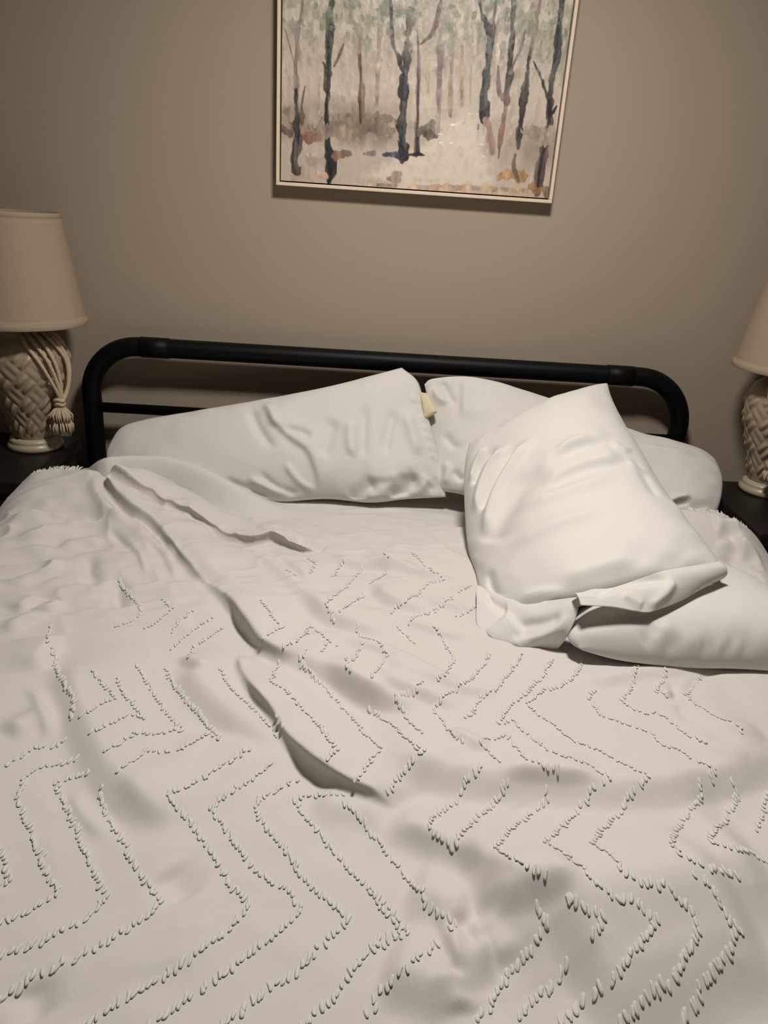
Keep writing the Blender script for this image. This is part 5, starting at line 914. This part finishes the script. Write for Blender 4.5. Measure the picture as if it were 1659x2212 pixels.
# ------------------------------------------------------------------ nightstands
def nightstand(label, xa, xb, ya, yb, zt):
    o = thing('nightstand', label, 'nightstand', ((xa+xb)/2, (ya+yb)/2, 0), 0, 'nightstands beside the bed')
    w = (xb-xa)/2; d = (yb-ya)/2
    box('top', -w, w, -d, d, zt-0.032, zt, M['wood'], o, 0.004)
    box('body', -w+0.015, w-0.015, -d+0.02, d-0.005, 0.14, zt-0.032, M['wood'], o, 0.003)
    for z0, z1 in ((zt-0.245, zt-0.048), (zt-0.45, zt-0.255)):
        dr = box('drawer', -w+0.03, w-0.03, -d+0.004, -d+0.021, z0, z1, M['wood'], o, 0.003)
        V, F = tube([(0, -d+0.004, (z0+z1)/2), (0, -d-0.014, (z0+z1)/2), (0, -d-0.02, (z0+z1)/2)], [0.006, 0.012, 0.009], 20)
        link_mesh('knob', V, F, M['metal'], dr)
    for sx in (-1, 1):
        for sy in (-1, 1):
            box('leg', sx*(w-0.04)-0.02, sx*(w-0.04)+0.02, sy*(d-0.04)-0.02, sy*(d-0.04)+0.02, 0, 0.14, M['wood'], o, 0.003)
    return o
nightstand('dark wood nightstand in the corner left of the bed, holding the left lamp', *NS_L)
nightstand('dark wood nightstand right of the bed, holding the lamp cut by the right edge', *NS_R)

# ------------------------------------------------------------------ table lamps
def weave_disp(th, z, r):
    if z < 0.034 or z > 0.262:
        return 0
    fade = min(1, (z-0.034)/0.015)*min(1, (0.262-z)/0.03)
    u = th/(2*math.pi)*30*math.sqrt(0.5)*1.0; v = z/0.0205*math.sqrt(0.5)
    a = (u+v); b = (u-v)
    ia = math.floor(a/2); ib = math.floor(b/2)
    fa = a/2-ia; fb = b/2-ib
    if (ia+ib) % 2 == 0:
        c, l = fb, fa
    else:
        c, l = fa, fb
    rib = max(0, math.sin(c*2*math.pi*1.0)**2)**0.8
    end = max(0, math.sin(math.pi*l))**0.6
    lo = 1.0 if (ia+ib) % 2 == 0 else 0.35
    return 0.0062*rib*end*fade*lo

def rope(P, r):
    P = curve(P, 60)
    parts = []
    T = np.gradient(P, axis=0); T /= np.linalg.norm(T, axis=1, keepdims=True)
    s = np.concatenate([[0], np.cumsum(np.linalg.norm(np.diff(P, axis=0), axis=1))])
    a = np.cross(T, np.array([0.3, 0.2, 1.0])*0+np.array([1., 0.2, 0.1])); a /= np.linalg.norm(a, axis=1, keepdims=True)
    b = np.cross(T, a)
    for k in range(3):
        ph = s/0.016*2*math.pi+k*2*math.pi/3
        Q = P+(a*np.cos(ph)[:, None]+b*np.sin(ph)[:, None])*r*0.5
        parts.append(tube(Q, r*0.62, 8))
    return merge(parts)

def table_lamp(label, loc, rz, tassel_az):
    o = thing('table_lamp', label, 'lamp', loc, rz, 'ceramic table lamps')
    prof = [(0.0, 0.0), (0.058, 0.0), (0.0625, 0.004), (0.0635, 0.010), (0.061, 0.016), (0.057, 0.019), (0.058, 0.0215), (0.057, 0.026), (0.052, 0.030), (0.046, 0.031)]
    V, F = lathe(prof, 64); link_mesh('base', V, F, M['ceramic_base'], o)
    ctrl = np.array([(0.044, 0.029), (0.046, 0.034), (0.052, 0.055), (0.063, 0.095), (0.077, 0.14), (0.088, 0.18), (0.093, 0.212), (0.0925, 0.235), (0.085, 0.258), (0.070, 0.274), (0.050, 0.283), (0.034, 0.288), (0.030, 0.294), (0.0, 0.296)])
    prof = [tuple(p) for p in curve(ctrl, 150)]
    V, F = lathe(prof, 260, weave_disp); link_mesh('lamp_body', V, F, M['ceramic'], o)
    V, F = lathe([(0.0, 0.294), (0.016, 0.294), (0.016, 0.30), (0.007, 0.302), (0.007, 0.34), (0.017, 0.342), (0.017, 0.385), (0.0, 0.386)], 24)
    link_mesh('socket', V, F, M['brass'], o)
    zb, zs = SHADE_Z
    rb, rt = SHADE_R
    prof = [(rb-0.0015, zb), (rb, zb-0.001), (rb+0.0008, zb), (rb+0.0006, zb+0.010), (rb-0.0002, zb+0.0112)]
    for k in range(1, 24):
        f = k/24; prof.append((rb+(rt-rb)*f, zb+(zs-zb)*f))
    prof += [(rt+0.0002, zs-0.0115), (rt+0.0016, zs-0.010), (rt+0.0014, zs), (rt, zs+0.001), (rt-0.0016, zs)]
    prof += [(rb-0.0016, zb+0.001)]
    V, F = lathe(prof, 96); sh = link_mesh('lamp_shade', V, F, M['shade'], o)
    parts = [tube([(0.014*math.cos(a), 0.014*math.sin(a), zs-0.02), ((rt-0.001)*math.cos(a), (rt-0.001)*math.sin(a), zs-0.006)], 0.0015, 8) for a in (0.3, 0.3+2.094, 0.3+4.189)]
    parts.append(tube([(0, 0, 0.34), (0, 0, zs-0.018)], 0.004, 10))
    V, F = merge(parts); link_mesh('shade_holder', V, F, M['brass'], o)
    # rope cords hang from the neck and gather above a tassel
    ta = tassel_az
    def at(az, r, z):
        return (r*math.cos(az), r*math.sin(az), z)
    kz = 0.128
    knot = at(ta, 0.098, kz)
    cords = [
        [at(ta-1.1, 0.036, 0.290), at(ta-0.72, 0.086, 0.268), at(ta-0.46, 0.102, 0.225), at(ta-0.2, 0.101, 0.17), knot],
        [at(ta-0.75, 0.036, 0.290), at(ta-0.5, 0.086, 0.268), at(ta-0.28, 0.104, 0.225), at(ta-0.10, 0.103, 0.17), knot],
        [at(ta-0.35, 0.036, 0.292), at(ta-0.28, 0.088, 0.268), at(ta-0.12, 0.104, 0.22), at(ta-0.02, 0.103, 0.17), knot],
        [at(ta+0.1, 0.036, 0.292), at(ta-0.02, 0.088, 0.268), at(ta+0.22, 0.104, 0.22), at(ta+0.20, 0.104, 0.165), knot],
        [at(ta+0.4, 0.036, 0.292), at(ta+0.12, 0.088, 0.268), at(ta+0.30, 0.104, 0.22), at(ta+0.27, 0.104, 0.175), at(ta+0.1, 0.102, 0.14), knot],
    ]
    for c in cords:
        V, F = rope(c, 0.0042); link_mesh('cord', V, F, M['rope'], o)
    kx, ky, _ = at(ta, 0.092, 0)
    parts = []
    for j, (zz, r0) in enumerate([(kz+0.004, 0.010), (kz-0.006, 0.009)]):
        ring = [(kx+r0*math.cos(q), ky+r0*math.sin(q), zz+0.002*math.sin(3*q)) for q in np.linspace(0, 2*math.pi, 28)]
        parts.append(tube(ring, 0.0048, 8))
    parts.append(tube([(kx, ky, kz+0.006), (kx, ky, kz-0.02)], [0.009, 0.007], 12))
    V, F = merge(parts); link_mesh('knot', V, F, M['rope'], o)
    rs2 = np.random.RandomState(11)
    parts = []
    for tier, (z0, z1, ra, rb2, cnt) in enumerate([(kz-0.014, kz-0.047, 0.010, 0.024, 130), (kz-0.036, kz-0.074, 0.012, 0.025, 130)]):
        for q in range(cnt):
            a = rs2.rand()*2*math.pi; f = math.sqrt(rs2.rand())
            r1 = ra*f; r2 = rb2*f*(0.9+0.2*rs2.rand())
            zz = z1+rs2.randn()*0.002
            parts.append(tube(np.array([(kx+r1*math.cos(a), ky+r1*math.sin(a), z0), (kx+r2*1.02*math.cos(a), ky+r2*1.02*math.sin(a), z0*0.45+zz*0.55), (kx+r2*math.cos(a+0.05), ky+r2*math.sin(a+0.05), zz)]), [0.0018, 0.0021, 0.0017], 5))
    V, F = merge(parts); link_mesh('tassel', V, F, M['rope'], o)
    return o
table_lamp('ceramic table lamp with beige shade and rope tassel on the left nightstand', *LAMP_L)
table_lamp('ceramic table lamp partly outside the frame on the right nightstand', *LAMP_R)

# ------------------------------------------------------------------ framed painting
PX0, PX1, PZ0, PZ1 = PAINTING
pic = thing('framed_painting', 'framed painting of bare trees along a pale path, on the wall above the bed', 'painting', ((PX0+PX1)/2, 0, PZ0))
W = PX1-PX0; Hh = PZ1-PZ0; fw = 0.0075; fd = 0.034
def rail(x0, x1, z0, z1):
    return box('frame_rail', x0, x1, -fd, -0.004, z0, z1, M['frame'], pic, 0.0012)
rail(-W/2, W/2, 0, fw); rail(-W/2, W/2, Hh-fw, Hh)
rail(-W/2, -W/2+fw, fw, Hh-fw); rail(W/2-fw, W/2, fw, Hh-fw)
box('frame_backing', -W/2+0.002, W/2-0.002, -0.014, -0.001, 0.002, Hh-0.002, M['frame_side'], pic)
gap = 0.003
cw = W-2*fw-2*gap; ch = Hh-2*fw-2*gap
nu = 430; us = np.linspace(0, 1, nu)
vis = 0.46/ch
vs = np.concatenate([np.linspace(0, vis, 330, endpoint=False), np.linspace(vis, 1, 120)])
UX, VZ = np.meshgrid(us*cw, vs*ch)
pt = np.stack([UX.ravel(), VZ.ravel()], 1)
N1 = fbm(pt[:, 0]*28, pt[:, 1]*22, 41, 4); N2 = fbm(pt[:, 0]*80, pt[:, 1]*45, 52, 3); N3 = fbm(pt[:, 0]*11, pt[:, 1]*9, 63, 3)
N4 = fbm(pt[:, 0]*120, pt[:, 1]*20, 71, 2)
def C(r, g, b): return np.array([r, g, b], float)
zz = pt[:, 1]; xx = pt[:, 0]
col = np.zeros((len(pt), 3))+C(198, 184, 168)
def mixc(mask, c):
    global col
    m = np.clip(mask, 0, 1)[:, None]
    col = col*(1-m)+np.asarray(c, float)*m
mixc(0.5+1.2*N3, C(192, 178, 164))
mixc(0.55*smooth((N1-0.05)*3), C(214, 203, 190))
mixc(0.35*smooth((N4-0.1)*3), C(176, 160, 148))
# grey green foliage towards the top
ftop = smooth((zz-0.20)/0.16)
mixc(ftop*0.8, C(172, 163, 149))
mixc(ftop*smooth((N2+0.6*N1-0.05)*2.6)*0.6, C(146, 142, 126))
mixc(ftop*smooth((N2-0.5*N3-0.26)*4)*0.65, C(120, 124, 104))
mixc(ftop*smooth((-N2+0.5*N1-0.15)*4)*0.7, C(205, 196, 180))
sidew = smooth(np.abs(xx/cw-0.5)*2.2-0.25)
mixc(smooth((zz-0.16)/0.05)*(1-ftop)*sidew*smooth((N2+0.3*N1-0.15)*4)*0.5, C(150, 150, 130))
# ground: grey brown band left, pale foreground
gb = np.exp(-((zz-0.128)/0.035)**2)*smooth((0.33-xx)/0.12)
mixc(gb*(0.80+0.9*N1), C(128, 114, 97)); mixc(gb*smooth((N2-0.05)*3)*0.8, C(100, 90, 76)); mixc(smooth((xx/cw-0.70)*9)*np.exp(-((zz-0.10)/0.05)**2)*(0.6+0.8*N1), C(150, 136, 122))
mixc(smooth((0.085-zz)/0.03)*smooth((0.36-xx)/0.1)*0.85, C(186, 172, 158))
mixc(smooth((0.10-zz)/0.04)*smooth((N1-0.1)*3)*0.5*smooth((0.36-xx)/0.1), C(150, 132, 116))
# pale path widening towards the viewer
pc = 0.415-0.10*smooth((0.15-zz)/0.15)*0.7; pw = 0.035+0.13*smooth((0.17-zz)/0.17)
pm = smooth((pw-np.abs(xx-pc)+0.02*N2)/0.03)*smooth((0.185-zz)/0.03)
mixc(pm*0.9, C(216, 203, 187)); mixc(pm*smooth((N2-0.1)*3)*0.4, C(196, 180, 162))
mixc(smooth((0.03-zz)/0.02)*smooth((N1+0.1)*3)*0.6, C(178, 152, 128))
for c, P in STROKES:
    P = np.asarray(P, float)
    lo = P[:, :2].min(0)-0.03; hi = P[:, :2].max(0)+0.03
    m = (xx > lo[0]) & (xx < hi[0]) & (zz > lo[1]) & (zz < hi[1])
    if not m.any():
        continue
    Q = curve(P, 6*len(P))
    d, sd, f = poly_dist(pt[m], Q[:, :2])
    seg = np.concatenate([[0], np.cumsum(np.linalg.norm(np.diff(Q[:, :2], axis=0), axis=1))]); seg /= seg[-1]
    w = np.interp(f, seg, Q[:, 2])*0.5
    a = smooth((w*(1.1+0.9*N2[m]+0.3*N4[m])-d)/0.0024+0.5)
    a = a*(0.80+0.35*N4[m])
    cc = np.asarray(c, float)*(1+0.35*N2[m][:, None]*1.0)+6
    a = np.clip(a, 0, 1)[:, None]
    col[m] = col[m]*(1-a)+cc*a
# foliage dabs over the trunks
mixc(ftop*smooth((fbm(xx*60, zz*55, 91, 2)-0.24)*5)*0.7, C(152, 150, 134))
mixc(ftop*smooth((fbm(xx*70+9, zz*60, 95, 2)-0.34)*6)*0.7, C(116, 124, 102))
col = np.clip(col*PAINT_GAIN, 4, 250)/255
lin = np.where(col <= 0.04045, col/12.92, ((col+0.055)/1.055)**2.4)
Yp = -0.0275+0.0*xx-0.0007*N2
P3 = np.stack([xx-cw/2, Yp, zz+fw+gap], -1).reshape(len(vs), nu, 3)
cv = grid_mesh('canvas', P3[::-1], M['paint'], pic)
att = cv.data.color_attributes.new('paint', 'FLOAT_COLOR', 'POINT')
L4 = np.concatenate([lin, np.ones((len(lin), 1))], 1).reshape(len(vs), nu, 4)[::-1]
att.data.foreach_set('color', np.ascontiguousarray(L4, np.float32).ravel())

# ------------------------------------------------------------------ light and camera
def area(name, loc, size, power, color, rot=(0, 0, 0), spread=180):
    l = bpy.data.lights.new(name, 'AREA'); l.shape = 'DISK'; l.size = size; l.energy = power; l.color = color
    l.spread = math.radians(spread)
    o = bpy.data.objects.new(name, l); COL.objects.link(o); o.location = loc; o.rotation_euler = rot
    return o
area('ceiling_light', LIGHT_LOC, LIGHT_SIZE, LIGHT_W, LIGHT_RGB)
w = bpy.data.worlds.new('room_ambience'); SC.world = w; w.use_nodes = True
w.node_tree.nodes['Background'].inputs['Color'].default_value = (0.02, 0.02, 0.02, 1)

cam = bpy.data.cameras.new('camera'); co = bpy.data.objects.new('camera', cam); COL.objects.link(co)
cam.sensor_fit = 'VERTICAL'; cam.sensor_height = 24.0; cam.lens = CAM_F/2212*24.0
cam.clip_start = 0.02
co.matrix_world = Matrix(CAM_M)
SC.camera = co
SC.view_settings.view_transform = 'Standard'; SC.view_settings.look = 'None'
SC.view_settings.gamma = 1; SC.view_settings.use_curve_mapping = False
SC.view_settings.exposure = EXPOSURE
